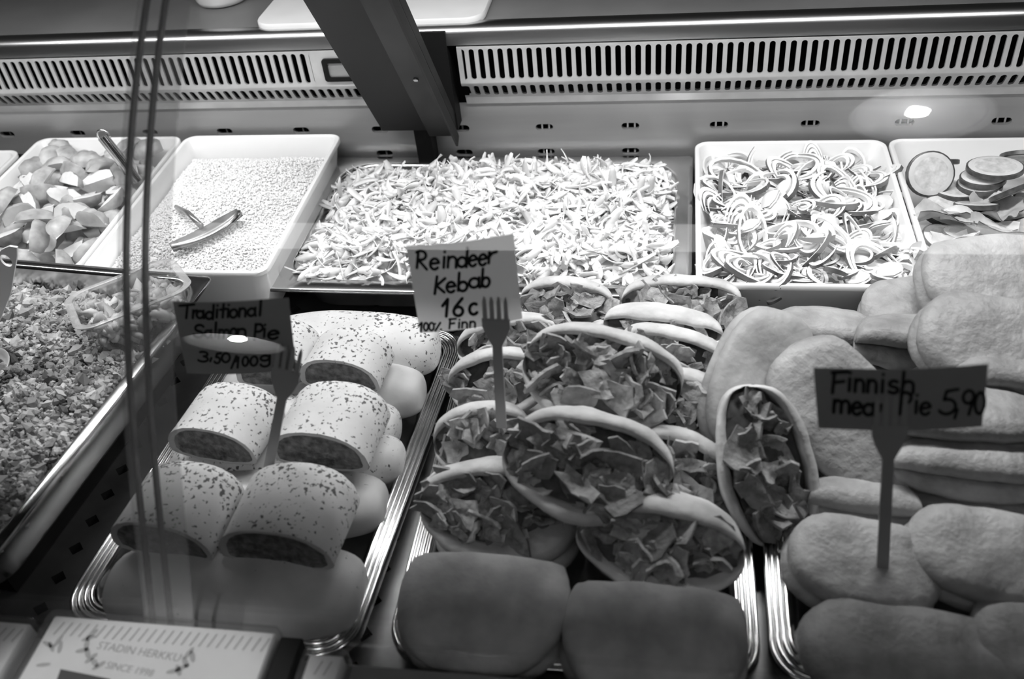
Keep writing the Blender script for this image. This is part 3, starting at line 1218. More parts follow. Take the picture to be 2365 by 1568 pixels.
LF = [leaf_mesh(i, .075 + .01 * i, .024 + .003 * i) for i in range(3)]
for i, (px, py, z, rx, ry, rz, lab) in enumerate([
        (2180, 500, .080, -.3, .1, .3, 'pale lettuce leaf beside the onion tray rim'),
        (2260, 520, .082, -.35, -.1, -.4, 'pale lettuce leaf in the middle of the cucumber tray'),
        (2340, 530, .084, -.3, .1, .1, 'pale lettuce leaf behind the topmost meat pie'),
        (2210, 560, .078, -.4, .2, .9, 'pale lettuce leaf at the near end of the cucumber tray'),
        (2185, 605, .074, -.3, .2, .2, 'pale rounded leaf end poking out beside the topmost meat pie'),
        (2300, 480, .078, -.2, .2, 1.6, 'pale lettuce leaf lying over a cucumber slice')]):
    o = bpy.data.objects.new('lettuce_leaf', LF[i % 3])
    o.location = atz(px, py, z)
    o.rotation_euler = (rx, ry, rz)
    put(o)
    tag(o, lab, 'lettuce', 'pale leaves in the cucumber tray')


# ================================================================== FRONT TRAYS with ribbed rims
def ribbed_tray(label, cx, cy, hx, hy, rot, z1=.030):
    t = thing('ribbed_tray', label, 'tray', (cx, cy, .001), (0, 0, rot))
    d = z1
    n = 10
    prof = [(0, d - .012), (0, d - .003)]
    for k in range(4):
        o_ = k * .0052
        prof += [(o_ + .0006, d - .0008), (o_ + .0018, d), (o_ + .0032, d), (o_ + .0042, d - .0008), (o_ + .0049, d - .0024)]
    rings = [rrect(0, 0, hx - a, hy - a, .038 - a * .6, z, n) for a, z in prof]
    v, f = loft(rings, cap=False)
    mesh('ribbed_rim', v, f, MT['steel_tray'], t, sharp=70)
    prof = [(.0206, d - .0024), (.0225, d - .004), (.026, .008), (.030, .003), (.036, .001)]
    rings = [rrect(0, 0, hx - a, hy - a, .030 - (a - .02) * .3, z, n) for a, z in prof]
    v, f = loft(rings, cap=False)
    f.append(tuple(range(len(v) - len(rings[0]), len(v))))
    mesh('basin', v, f, MT['steel_tray'], t, sharp=70)
    # folded-under skirt
    rings = [rrect(0, 0, hx, hy, .038, d - .012, n), rrect(0, 0, hx - .012, hy - .012, .030, 0, n)]
    v, f = loft(rings, cap=False, flip=True)
    mesh('skirt', v, f, MT['steel_tray'], t, sharp=70)
    return t


ribbed_tray('ribbed steel tray under the salmon pie rolls', -.206, -.288, .146, .222, math.radians(-3.5))
ribbed_tray('ribbed steel tray under the filled pita kebabs', .113, -.287, .160, .224, math.radians(.5))
ribbed_tray('ribbed steel tray under the meat pies', .447, -.285, .164, .222, math.radians(-.5))


# ---- salmon pies
def loaf_section(w, h, n=22, e=2.6, low=.75):
    out = []
    for k in range(n):
        a = 2 * math.pi * k / n
        c, s = math.cos(a), math.sin(a)
        x = w * math.copysign(abs(c) ** (2 / e), c)
        z = h * math.copysign(abs(s) ** (2 / e), s)
        if z < 0:
            z *= low
        out.append((x, z))
    return out


def salmon_roll(label, base_px, z0, length, w, h, rz=0.0, tilt=0.0, roundback=True):
    """cut roll: front cut face at local y=0, crust runs back along +y; lies on z=0"""
    P = atz(base_px[0], base_px[1], z0)
    t = thing('salmon_pie_roll', label, 'salmon pie', P, (tilt, 0, rz), 'cut salmon pie rolls')
    sd = random.uniform(0, 50)
    sec = loaf_section(w, h / 1.32, low=.32, e=2.35)
    zc = .32 * h / 1.32
    rings = []
    ns = 18
    for i in range(ns + 1):
        y = length * i / ns
        k = 1.0
        if roundback and i > ns - 5:
            q = (i - (ns - 5)) / 5
            k = math.sqrt(max(0.05, 1 - q * q * .96))
        r_ = []
        for (x, z) in sec:
            nn = 1 + .035 * nz(x * 18 + sd, y * 18, z * 18)
            r_.append((x * k * nn, y, zc + z * (k * .6 + .4 if z < 0 else k) * nn))
        rings.append(r_)
    v, f = loft(rings, cap=False)
    f.append(tuple(range(len(v) - len(sec), len(v))))
    mesh('crust', v, f, MT['crust'], t)
    # cut face: crust lip then uneven filling
    v, f = [], []
    n = len(sec)
    rr = [1.0, .93, .88, .7, .45, .2]
    dep = [0, -.0008, .0012, .002, .002, .002]
    for q, (s, d) in enumerate(zip(rr, dep)):
        for (x, z) in sec:
            jz = .0022 * nz(x * s * 160 + sd, z * s * 160, q) if q >= 2 else 0
            v.append((x * s, d + jz, zc + z * s))
    for q in range(len(rr) - 1):
        for i in range(n):
            f.append((q * n + i, q * n + (i + 1) % n, (q + 1) * n + (i + 1) % n, (q + 1) * n + i))
    f.append(tuple(range((len(rr) - 1) * n, len(rr) * n)))
    f = [q[::-1] for q in f]
    mi = [0] * n * 2 + [1] * (len(f) - 2 * n)
    mesh('cut_face', v, f, [MT['crust_plain'], MT['filling']], t, mi=mi)
    return t


def salmon_loaf(label, right_px, left_px, z, w, h, mat='crust_plain'):
    A, B = atz(*left_px, z), atz(*right_px, z)
    d = B - A
    L = d.length
    t_ = thing('salmon_loaf', label, 'salmon pie', Vector((A.x, A.y, z - h * .75 / 1.75 - .0)), (0, 0, math.atan2(d.y, d.x)), 'whole salmon loaves')
    sd = random.uniform(0, 50)
    sec = loaf_section(w, h / 1.75, e=2.25)
    zc = .75 * h / 1.75
    rings = []
    ns = 26
    for i in range(ns + 1):
        t = i / ns
        x = L * (.5 - .5 * math.cos(math.pi * t))
        e = min(t, 1 - t) * 2
        k = max(.06, min(1.0, (math.sin(math.pi * t)) ** .42))
        rings.append([(x, y * k * (1 + .05 * nz(x * 20 + sd, y * 20, z_ * 20)), zc + z_ * (k if z_ > 0 else .35 + .65 * k) * (1 + .05 * nz(x * 20, y * 20 + sd, 2))) for (y, z_) in sec])
    v, f = loft(rings)
    mesh('crust', v, f, MT[mat], t_)
    return t_


salmon_loaf('whole salmon loaf at the very front of the salmon tray', (838, 1372), (262, 1352), .036, .052, .062)
salmon_loaf('whole salmon loaf second from the front of the salmon tray', (893, 1165), (330, 1180), .034, .042, .056)
salmon_loaf('whole salmon loaf third from the front, in the middle of its tray', (934, 1062), (400, 1075), .034, .036, .056, 'crust')
salmon_loaf('whole salmon loaf behind the fork of the salmon sign', (922, 988), (460, 980), .038, .036, .056, 'crust')
salmon_loaf('whole salmon loaf fifth from the front, rounded end over the rim', (980, 908), (520, 905), .038, .040, .058)
salmon_loaf('whole salmon loaf furthest back behind the salmon sign', (1012, 806), (610, 800), .046, .048, .066, 'crust')
salmon_roll('cut salmon pie roll at the front beside the glass joint', (385, 1288), .064, .092, .052, .050, rz=-.10)
salmon_roll('cut salmon pie roll at the front, nearest the kebab tray', (648, 1310), .064, .098, .055, .052, rz=-.05)
salmon_roll('cut salmon pie roll in the second row left of the fork', (500, 1066), .064, .084, .050, .048, rz=-.12)
salmon_roll('cut salmon pie roll in the second row right of the fork', (745, 1084), .064, .092, .052, .052, rz=-.08)
salmon_roll('cut salmon pie roll in the third row above the second', (790, 905), .070, .068, .046, .046, rz=-.10)
salmon_roll('cut salmon pie roll half hidden behind the salmon price card', (640, 892), .066, .078, .042, .046, rz=.1)

# ---- kebab pitas
FL = []
for sd in range(10):
    rng = random.Random(100 + sd)
    R_ = rng.uniform(.011, .017)
    asp = rng.uniform(.5, .85)
    n, m = 12, 4
    bend, cr = rng.uniform(-.35, .35), rng.uniform(.0014, .0028)
    rad = [rng.uniform(.62, 1.18) for _ in range(n)]
    v, f = [], []
    for s_ in (0, 1):
        for q in range(1, m + 1):
            for k in range(n):
                a_ = 2 * math.pi * k / n
                r_ = R_ * rad[k] ** (q / m) * q / m
                x, y = r_ * math.cos(a_), r_ * math.sin(a_) * asp
                z = bend * x * x / R_ + cr * nz(x * 190 + sd * 7, y * 190, sd) + .5 * cr * nz(x * 420, y * 420, sd) + (.0011 if s_ == 0 else -.0011)
                v.append((x, y, z))
        v.append((0, 0, .0011 if s_ == 0 else -.0011))
    K = n * m + 1
    for s_ in (0, 1):
        o_ = s_ * K
        for k in range(n):
            j = (k + 1) % n
            t_ = (o_ + K - 1, o_ + k, o_ + j)
            f.append(t_ if s_ == 0 else t_[::-1])
            for q in range(m - 1):
                t_ = (o_ + q * n + k, o_ + (q + 1) * n + k, o_ + (q + 1) * n + j, o_ + q * n + j)
                f.append(t_ if s_ == 0 else t_[::-1])
    e_ = (m - 1) * n
    for k in range(n):
        j = (k + 1) % n
        f.append((e_ + k, K + e_ + k, K + e_ + j, e_ + j))
    me = bpy.data.meshes.new('meat_flake')
    me.from_pydata(v, [], f)
    me.materials.append(MT['meat'])
    me.polygons.foreach_set('use_smooth', [True] * len(f))
    try:
        me.set_sharp_from_angle(angle=math.radians(38))
    except Exception:
        pass
    me.update()
    FL.append(me)


FWD = .024


def pita_shell(R_, D, g, th, sd, flat_bottom=.0):
    rings = []
    ns = 30
    for i in range(ns + 1):
        s = -math.cos(math.pi * i / ns)
        c = max(.04, math.sqrt(max(0, 1 - s * s)))
        d = D * c ** .75
        G = g * c ** .85
        t = th * (.30 + .70 * c ** .5)
        x = R_ * s
        half = [(.82 * d, 0.0), (.5 * d, .62 * G), (.18 * d, .95 * G), (0, G), (-.30 * t, G + .22 * t), (-.38 * t, G + .55 * t), (-.14 * t, G + .92 * t),
                (.14 * d, 1.02 * (G + t)), (.40 * d, .95 * (G + t)), (.66 * d, .78 * (G + t)), (.86 * d, .52 * (G + t)), (.97 * d, .26 * (G + t))]
        def low(y, z):
            k = max(0.0, 1 - max(0, y) / d)
            return (y - FWD * c * k * (z / (g + th)), -z)
        def upp(y, z):
            k = max(0.0, 1 - max(0, y) / d)
            return (y + .45 * FWD * c * k * (z / (g + th)), z)
        loop = [upp(y, z) for y, z in half] + [(d * 1.0, 0.0)] + [low(y, z) for y, z in reversed(half[1:])]
        ring = []
        for (y, z) in loop:
            b = 1 + .06 * nz(x * 24 + sd, y * 24, z * 24 + sd)
            ring.append((x * b, y * b + .0016 * nz(x * 60 + sd, z * 60, 5) + .10 * R_ * s * s, z * b + .0014 * nz(x * 70, y * 70 + sd, 1)))
        rings.append(ring)
    return loft(rings)


def kebab(label, px, py, z, w, g, rot=(0, 0, 0), D=None, th=.010, nfl=26, bulge=.010, fl_scale=1.0):
    P = atz(px, py, z)
    depth = float(np.dot(np.array(P) - CAM, _f))
    R_ = w / 2 / (FPX / depth)
    D = D or R_ * .95
    sd = random.uniform(0, 90)
    E_ = Euler((math.radians(rot[0]), math.radians(rot[1]), math.radians(rot[2])), 'YXZ')
    t = thing('pita_kebab', label, 'kebab', P, group='filled pita kebabs')
    t.rotation_mode = 'YXZ'
    t.rotation_euler = E_
    mesh('bread', *pita_shell(R_, D, g, th, sd), MT['bread'], t)
    # dark core of meat in the pocket
    v, f = [], []
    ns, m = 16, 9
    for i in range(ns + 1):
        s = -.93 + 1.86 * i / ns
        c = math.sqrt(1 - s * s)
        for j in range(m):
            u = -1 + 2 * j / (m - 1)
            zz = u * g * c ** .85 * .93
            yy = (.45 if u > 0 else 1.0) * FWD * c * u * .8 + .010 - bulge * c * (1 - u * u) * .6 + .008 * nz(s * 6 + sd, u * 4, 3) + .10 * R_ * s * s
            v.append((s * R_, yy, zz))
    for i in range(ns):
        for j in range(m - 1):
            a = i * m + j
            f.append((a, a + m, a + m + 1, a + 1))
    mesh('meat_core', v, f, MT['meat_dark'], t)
    for k in range(int(nfl * 1.45)):
        s = random.uniform(-.86, .86)
        c = math.sqrt(1 - s * s)
        u = random.uniform(-.72, .85)
        o = bpy.data.objects.new('meat_flake', random.choice(FL))
        o.location = (s * R_, -bulge * c * (1 - .5 * u * u) * random.uniform(-.3, 1.1) + .006 + .10 * R_ * s * s + (.45 if u > 0 else 1.0) * FWD * c * u * .8, u * g * c ** .85)
        o.rotation_euler = (math.radians(random.gauss(78, 28)), random.gauss(0, .5), random.uniform(-.8, .8))
        sc = random.uniform(.9, 1.65) * fl_scale * min(1, .25 + .75 * g / .024)
        o.scale = (sc, sc, sc)
        put(o, t)
    return t


def closed_pita(label, px, py, z, a, b, h, rot, mat='brownpita', name='pita_bread', cat='pita', group='closed pita halves', cut=None, order='YXZ', seam=.91, e=2.5):
    """rounded closed half pita or pie: long axis x (half a), short axis y (half b), thickness 2h. cut: y beyond which the far side is cut straight"""
    t = thing(name, label, cat, atz(px, py, z), group=group)
    t.rotation_mode = order
    t.rotation_euler = [math.radians(q) for q in rot]
    sd = random.uniform(0, 90)
    n = 40
    prof = [(.06, 1.0), (.3, 1.0), (.6, .99), (.80, .95), (.90, .86), (.965, .70), (.995, .48), (1.0, .30), (.985, .15), (.95, .06), (seam, -.01), (.95, -.08), (.99, -.18), (1.025, -.36), (1.02, -.58), (.96, -.82), (.80, -.95), (.45, -1.0), (.06, -1.0)]
    rings = []
    for (r_, z_) in prof:
        ring = []
        for k in range(n):
            th = 2 * math.pi * k / n
            c, s = math.cos(th), math.sin(th)
            q = (abs(c) ** e + abs(s) ** e) ** (-1 / e)
            x, y = a * q * c * r_, b * q * s * r_
            if cut is not None and y > cut * b:
                y = cut * b + (y - cut * b) * .12
            w = 1 + .05 * nz(x * 20 + sd, y * 20, z_)
            ring.append((x * w, y * w, h * z_ * (1 + .10 * nz(x * 26, y * 26 + sd, 2)) + .0045 * nz(x * 24 + sd, y * 24, 7) + .0016 * nz(x * 70, y * 70 + sd, 3) - .10 * h * (r_ ** 2)))
        rings.append(ring)
    v, f = loft(rings, flip=True)
    mesh('crust' if name == 'meat_pie' else 'bread', v, f, MT[mat], t)
    return t


# rot = (roll about the depth axis, tilt, heading)
def KB(label, px, py, z, w, g, roll, tilt, yaw, **k):
    o = kebab(label, px, py, z, w, g, (0, 0, 0), **k)
    o.rotation_mode = 'XYZ'
    m = Matrix.Rotation(math.radians(yaw), 3, 'Z') @ Matrix.Rotation(math.radians(tilt), 3, 'X') @ Matrix.Rotation(math.radians(roll), 3, 'Y')
    o.rotation_euler = m.to_euler('XYZ')
    return o


def PT(label, px, py, z, a, b, h, roll, tilt, yaw, spin=0, **k):
    o = closed_pita(label, px, py, z, a, b, h, (0, 0, 0), order='XYZ', **k)
    m = Matrix.Rotation(math.radians(yaw), 3, 'Z') @ Matrix.Rotation(math.radians(tilt), 3, 'X') @ Matrix.Rotation(math.radians(roll), 3, 'Y') @ Matrix.Rotation(math.radians(spin), 3, 'Z')
    o.rotation_euler = m.to_euler('XYZ')
    return o


KB('large filled pita kebab at the front centre of the pile, gaping wide', 1358, 1078, .120, 395, .036, 10, -32, 0, nfl=46, th=.011, bulge=.016)
KB('large filled pita kebab below the Reindeer sign, second from the front', 1388, 872, .140, 375, .036, 12, -30, 0, nfl=46, th=.011, bulge=.016)
KB('filled pita kebab low at the near edge beside the salmon tray rim', 1140, 1178, .072, 340, .030, 6, -25, 8, nfl=36, bulge=.014)
KB('filled pita kebab under the fork handle, at the edge of its tray', 1112, 1015, .090, 230, .022, -4, -25, 10, nfl=20)
KB('filled pita kebab directly behind the fork handle', 1150, 885, .098, 235, .022, -6, -20, 5, nfl=18)
KB('filled pita kebab behind the fork head under the Reindeer sign', 1172, 795, .100, 240, .018, -8, -20, 5, nfl=16)
KB('filled pita kebab at the back, directly beside the Reindeer sign', 1305, 705, .080, 215, .020, 4, -25, 0, nfl=18)
KB('filled pita kebab at the back under the onion tray corner', 1572, 706, .080, 280, .022, -2, -25, -4, nfl=22)
KB('filled pita kebab third from the back, showing two bread layers', 1530, 768, .092, 270, .010, 6, -15, 0, nfl=10)
KB('filled pita kebab with dark meat beside the standing pita', 1548, 826, .092, 250, .018, 10, -20, -4, nfl=18)
KB('filled pita kebab with one light meat flake, under the large rear one', 1570, 935, .082, 220, .022, 10, -20, -6, nfl=16)
KB('filled pita kebab tucked between the front kebab and the standing one', 1575, 1090, .082, 230, .024, 20, -20, -6, nfl=20)
KB('filled pita kebab lying low on the near pitas, dark inside', 1524, 1262, .080, 385, .026, 4, -20, -4, nfl=34)
KB('filled pita kebab standing upright on its end beside the meat pies', 1772, 1085, .085, 395, .034, 74, -34, 0, nfl=30, bulge=.012)
PT('closed pita leaning upright above the standing kebab', 1752, 885, .098, .078, .050, .017, 24, 42, -6, spin=74)
PT('closed pita half at the front of the kebab tray beside the salmon pies', 1120, 1392, .050, .076, .072, .026, 0, 5, 0, cut=.45, e=2.15)
PT('closed pita half at the front of the kebab tray beside the meat pies', 1508, 1462, .050, .077, .070, .026, 0, 5, -2, cut=.45, e=2.15)
# the layer of pitas beneath, glimpsed in the gaps
for i, (x, y, lab) in enumerate([(.045, -.36, 'closed pita half underneath the low front kebab'), (.19, -.36, 'closed pita half underneath the low dark kebab'),
                                 (.04, -.24, 'closed pita half underneath the kebabs behind the fork'), (.19, -.235, 'closed pita half underneath the large rear kebab'),
                                 (.04, -.125, 'closed pita half at the far end beside the salmon tray'), (.19, -.125, 'closed pita half at the far end below the cabbage pan')]):
    p = Vector((x, y, .034))
    o = closed_pita(lab, 1000, 1000, .034, .070, .056, .020, (0, 0, 0), order='XYZ')
    o.location = p

# ---- meat pies
MP = dict(mat='piebread', name='meat_pie', cat='meat pie', group='fried meat pies', seam=.89, cut=.8)
PT('fried meat pie on top at the back, leaning on the cucumber tray', 2300, 648, .120, .078, .055, .022, 4, 24, 6, **MP)
PT('fried meat pie second from the top, tipped towards the viewer', 2310, 800, .112, .080, .055, .022, 8, 22, -12, **MP)
PT('fried meat pie half hidden below the onion tray corner', 2110, 722, .075, .056, .045, .020, -6, 18, 4, **MP)


def EP(label, px, py, z, w, th, roll, tilt, yaw):
    """half-moon pie seen from its long two-lipped side"""
    global FWD
    P = atz(px, py, z)
    depth = float(np.dot(np.array(P) - CAM, _f))
    R_ = w / 2 / (FPX / depth)
    t = thing('meat_pie', label, 'meat pie', P, group='fried meat pies')
    keep, FWD = FWD, .006
    mesh('crust', *pita_shell(R_, R_ * .95, .0025, th, random.uniform(0, 90)), MT['piebread'], t)
    FWD = keep
    m = Matrix.Rotation(math.radians(yaw), 3, 'Z') @ Matrix.Rotation(math.radians(tilt), 3, 'X') @ Matrix.Rotation(math.radians(roll), 3, 'Y')
    t.rotation_euler = m.to_euler('XYZ')
    return t


EP('fried meat pie at the far end seen edge on beside the onion tray', 1905, 795, .064, 270, .020, 3, 0, -3)
EP('fried meat pie with a folded edge left of the tipped pie', 2120, 812, .086, 270, .022, 4, -4, 0)
EP('fried meat pie behind the far corner of the Finnish price card', 2370, 905, .100, 330, .020, 3, 2, 0)
EP('fried meat pie directly below the Finnish price card', 2245, 1022, .092, 390, .020, 1, 4, 0)
EP('fried meat pie under the one below the price card', 2270, 1112, .072, 400, .020, 2, 2, -2)
EP('fried meat pie crossed by the fork handle of the Finnish card', 1995, 1188, .048, 250, .019, 3, 0, -3)
PT('fried meat pie leaning upright behind the Finnish price card', 1958, 960, .092, .084, .058, .018, 8, 38, -14, spin=-34, **MP)
PT('fried meat pie the Finnish card fork is stuck in', 1988, 1306, .048, .064, .044, .024, 4, 10, -8, **MP)
PT('fried meat pie near the front beside the one holding the fork', 2285, 1288, .056, .070, .045, .024, 4, 12, -8, **MP)
PT('fried meat pie at the very front of the meat pie tray', 2095, 1528, .032, .088, .050, .024, 2, 5, -5, **MP)
PT('fried meat pie at the bottom of the front corner in deep shade', 2410, 1490, .036, .055, .050, .022, 2, 2, -6, **MP)
PT('fried meat pie at the bottom of the stack in the middle of its tray', 2240, 1170, .026, .070, .045, .018, 0, 0, 0, **MP)
PT('fried meat pie at the bottom of the stack near the far end', 2230, 930, .028, .075, .050, .018, 0, 0, 0, **MP)
PT('fried meat pie hidden under the leaning one', 1960, 1010, .026, .060, .048, .018, 0, 0, 0, **MP)
PT('fried meat pie in the second layer at the far end', 2240, 850, .062, .070, .046, .018, 0, 0, 0, **MP)


# ================================================================== PRICE CARDS AND FORKS
def arc(cx, cy, rx, ry, a0, a1, n=12):
    return [(cx + rx * math.cos(math.radians(a0 + (a1 - a0) * k / n)), cy + ry * math.sin(math.radians(a0 + (a1 - a0) * k / n))) for k in range(n + 1)]


# strokes per letter: x 0..1, y 0 baseline, 1 = x-height (capitals and ascenders reach about 1.7)
LET = {
    'a': [arc(.45, .45, .42, .45, 60, 400), [(.85, .95), (.85, .3), (.95, 0)]],
    'b': [[(.1, 1.75), (.1, .05)], arc(.5, .45, .4, .45, 170, -170)],
    'c': [arc(.5, .5, .45, .5, 60, 320)],
    'd': [arc(.42, .45, .4, .45, 30, 390), [(.85, 1.75), (.85, 0)]],
    'e': [[(.1, .5), (.85, .62)], arc(.5, .5, .42, .5, 15, 320)],
    'g': [arc(.45, .62, .38, .38, 30, 390), [(.85, 1.0), (.88, -.2)] + arc(.5, -.25, .38, .4, 10, -170)],
    'h': [[(.15, 1.75), (.1, 0)], [(.12, .55)] + arc(.5, .6, .36, .38, 160, 0) + [(.86, 0)]],
    'i': [[(.5, 1.0), (.5, 0)], [(.52, 1.45), (.54, 1.48)]],
    'l': [[(.5, 1.75), (.5, 0)]],
    'm': [[(.05, 1.0), (.05, 0)], [(.05, .6)] + arc(.27, .65, .2, .35, 160, 0, 8) + [(.47, 0)], [(.47, .6)] + arc(.7, .65, .22, .35, 160, 0, 8) + [(.94, 0)]],
    'n': [[(.1, 1.0), (.1, 0)], [(.1, .55)] + arc(.48, .6, .36, .4, 160, 0) + [(.85, 0)]],
    'o': [arc(.5, .5, .45, .5, 90, 450)],
    'r': [[(.2, 1.0), (.2, 0)], [(.2, .55), (.45, .9), (.85, 1.0)]],
    's': [arc(.5, .75, .35, .25, 40, 230, 10) + arc(.48, .25, .38, .25, 90, -150, 10)],
    't': [[(.5, 1.6), (.48, 0)], [(.1, .95), (.9, 1.05)]],
    'T': [[(0, 1.5), (1, 1.75)], [(.55, 1.62), (.5, 0)]],
    'S': [arc(.55, 1.15, .42, .4, 30, 250, 12) + arc(.45, .38, .45, .38, 80, -170, 12)],
    'P': [[(.15, 1.6), (.1, -.25)], [(.1, 1.45)] + arc(.42, 1.1, .42, .45, 110, -110) + [(.15, .68)]],
    'R': [[(.2, 1.55), (.15, 0)], [(.05, 1.45)] + arc(.4, 1.2, .42, .42, 110, -100) + [(.25, .75), (.95, -.08)]],
    'K': [[(.2, 1.6), (.1, -.1)], [(.85, 1.45), (.2, .7), (.85, .1)]],
    'F': [[(.15, 1.6), (.1, -.1)], [(0, 1.55), (.95, 1.7)], [(.15, .75), (.75, .9)]],
    '1': [[(.05, .95), (.55, 1.6), (.5, 0)]],
    '6': [[(.75, 1.65), (.25, .85)] + arc(.5, .45, .36, .42, 150, 520, 14)],
    '3': [arc(.45, 1.2, .4, .35, 130, -80, 10) + arc(.45, .42, .45, .42, 80, -150, 10)],
    '5': [[(.95, 1.6), (.35, 1.5), (.25, .95)] + arc(.42, .5, .45, .48, 100, -150, 12)],
    '0': [arc(.5, .7, .4, .7, 90, 450, 16)],
    '9': [arc(.45, 1.15, .4, .42, 0, 360, 14), [(.85, 1.15), (.55, 0)]],
    ',': [[(.6, .25), (.35, -.3)]],
    '/': [[(.8, 1.7), (.2, -.2)]],
    '%': [[(.75, 1.4), (.25, -.1)], [(.15, 1.1), (.2, 1.15)], [(.85, .2), (.88, .22)]],
    "'": [[(.5, 1.4), (.4, .9)]],
}


def ribbon(mb, pts, w, toP):
    """pen stroke: quads with round joins, in card coordinates mapped by toP"""
    for i in range(len(pts) - 1):
        (x0, y0), (x1, y1) = pts[i], pts[i + 1]
        dx, dy = x1 - x0, y1 - y0
        l = math.hypot(dx, dy) or 1e-6
        nx, ny = -dy / l * w / 2, dx / l * w / 2
        mb.add([toP(x0 + nx, y0 + ny), toP(x0 - nx, y0 - ny), toP(x1 - nx, y1 - ny), toP(x1 + nx, y1 + ny)], [(0, 1, 2, 3)])
    for (x, y) in pts:
        mb.add([toP(x + w / 2 * math.cos(t * math.pi / 4), y - w / 2 * math.sin(t * math.pi / 4)) for t in range(8)], [tuple(range(8))])


def write(mb, letters, xh, pen, toP):
    """letters: (char, x0, x1, baseline y) in photograph pixels"""
    for ch, x0, x1, yb in letters:
        for stroke in LET[ch]:
            ribbon(mb, [(x0 + (x1 - x0) * a + .06 * xh * b, yb - xh * b) for a, b in stroke], pen, toP)


def price_card(name, label, corners, Y, mat, lines, back=.0006):
    """card on the vertical plane y=Y, corners TL,TR,BR,BL given as photograph pixels; gently bowed"""
    P = [aty(x, y, Y) for x, y in corners]
    base = (P[2] + P[3]) / 2
    t = thing(name, label, 'price card', base, group='hand-written price cards')
    n = 12

    def bow(x):
        u = (x - P[3].x) / max(1e-6, P[2].x - P[3].x)
        return -.0035 * math.sin(math.pi * min(1.1, max(-.1, u)))
    v, f = [], []
    for s in (0, 1):
        for j in range(2):
            for i in range(n + 1):
                u = i / n
                a = P[0].lerp(P[1], u) if j else P[3].lerp(P[2], u)
                v.append(a - base + Vector((0, bow(a.x) + s * back, 0)))
    m = n + 1
    for i in range(n):
        f += [(i, i + 1, m + i + 1, m + i), (2 * m + i + 1, 2 * m + i, 3 * m + i, 3 * m + i + 1), (i + 1, i, 2 * m + i, 2 * m + i + 1), (m + i, m + i + 1, 3 * m + i + 1, 3 * m + i)]
    f += [(0, m, 3 * m, 2 * m), (n, 2 * m + n, 3 * m + n, m + n)]
    mesh('card', v, f, mat, t, smooth=False)

    def toP(x, y):
        p = aty(x, y, Y)
        return p - base + Vector((0, bow(p.x) - .0004, 0))
    mb = MB()
    for letters, xh, pen in lines:
        write(mb, letters, xh, pen, toP)
    mb.build('lettering', MT['ink'], t)
    return t


def fork(label, Y, head_top, neck, foot, hw, lean=.0):
    """plastic fork standing in the food; pixels on the plane y=Y-.004: head_top (tine tips), neck (head/handle join), foot"""
    A, B, C_ = (aty(*q, Y - .004) for q in (head_top, neck, foot))
    t = thing('plastic_fork', label, 'fork', C_, group='plastic forks')
    ax = (A - C_).normalized()
    sx = Vector((ax.z, 0, -ax.x)).normalized()
    dn = Vector((0, .0022, 0))
    L = (A - B).length
    h0 = B - C_
    w = hw

    def pt(k, u):
        return h0 + ax * k + sx * u
    hd = [pt(0, -.0042), pt(0, .0042), pt(L * .22, w * .75), pt(L * .40, w), pt(L * .56, w), pt(L * .56, -w), pt(L * .40, -w), pt(L * .22, -w * .75)]
    MB().prism(hd, dn).build('head', MT['fork'], t)
    for k in range(4):
        u = -w + (2 * w) * (k + .5) / 4
        tw = w / 4 * .62
        MB().prism([pt(L * .55, u - tw), pt(L * .55, u + tw), pt(L * .92, u + tw * .8), pt(L, u + tw * .2), pt(L, u - tw * .2), pt(L * .92, u - tw * .8)], dn).build('tine', MT['fork'], t)
    z = Vector((0, 0, 0)) - ax * .02
    MB().prism([z - sx * .0048, z + sx * .0048, h0 + sx * .0042, h0 - sx * .0042], dn * 1.6).build('handle', MT['fork'], t)
    return t


# card 1: Traditional Salmon Pie 3,50/100g   (zoom scale 6.532, origin 380,660)
def Z1(lst):
    return [(c, 380 + a / 6.532, 380 + b / 6.532, 660 + y / 6.532) for c, a, b, y in lst]


Y1 = atz(615, 1095, .080).y
l1 = Z1([('T', 230, 460, 460), ('r', 430, 520, 455), ('a', 500, 625, 450), ('d', 640, 775, 460), ('i', 775, 850, 435), ('t', 845, 965, 435), ('i', 950, 1010, 430), ('o', 1000, 1120, 440), ('n', 1135, 1255, 430), ('a', 1265, 1395, 425), ('l', 1410, 1490, 425)])
l2 = Z1([('S', 455, 615, 745), ('a', 620, 740, 745), ('l', 745, 835, 725), ('m', 835, 1005, 745), ('o', 1010, 1110, 725), ('n', 1110, 1260, 735), ('P', 1360, 1510, 745), ('i', 1475, 1555, 750), ('e', 1555, 1740, 785)])
l3 = Z1([('3', 510, 690, 1115), (',', 690, 750, 1075), ('5', 770, 870, 1130), ('0', 870, 1020, 1110), ('/', 1010, 1120, 1180), ('1', 1085, 1165, 1190), ('0', 1185, 1290, 1165), ('0', 1300, 1430, 1165), ('g', 1450, 1620, 1120)])
price_card('price_card', 'hand-written card reading Traditional Salmon Pie on a plastic fork', [(400, 694), (665, 690), (684, 852), (431, 862)], Y1, MT['card'],
           [(l1, 19, 6.0), (l2, 19, 6.0), (l3, 15, 5.5)])
fork('plastic fork holding the salmon pie card, stuck between the rolls', Y1, (664, 800), (650, 922), (617, 1090), .0125)

# card 2: Reindeer Kebab 16 e / 100% Finn   (zoom scale 3.5633, origin 920,540)
def Z2(lst):
    return [(c, 920 + a / 3.5633, 920 + b / 3.5633, 540 + y / 3.5633) for c, a, b, y in lst]


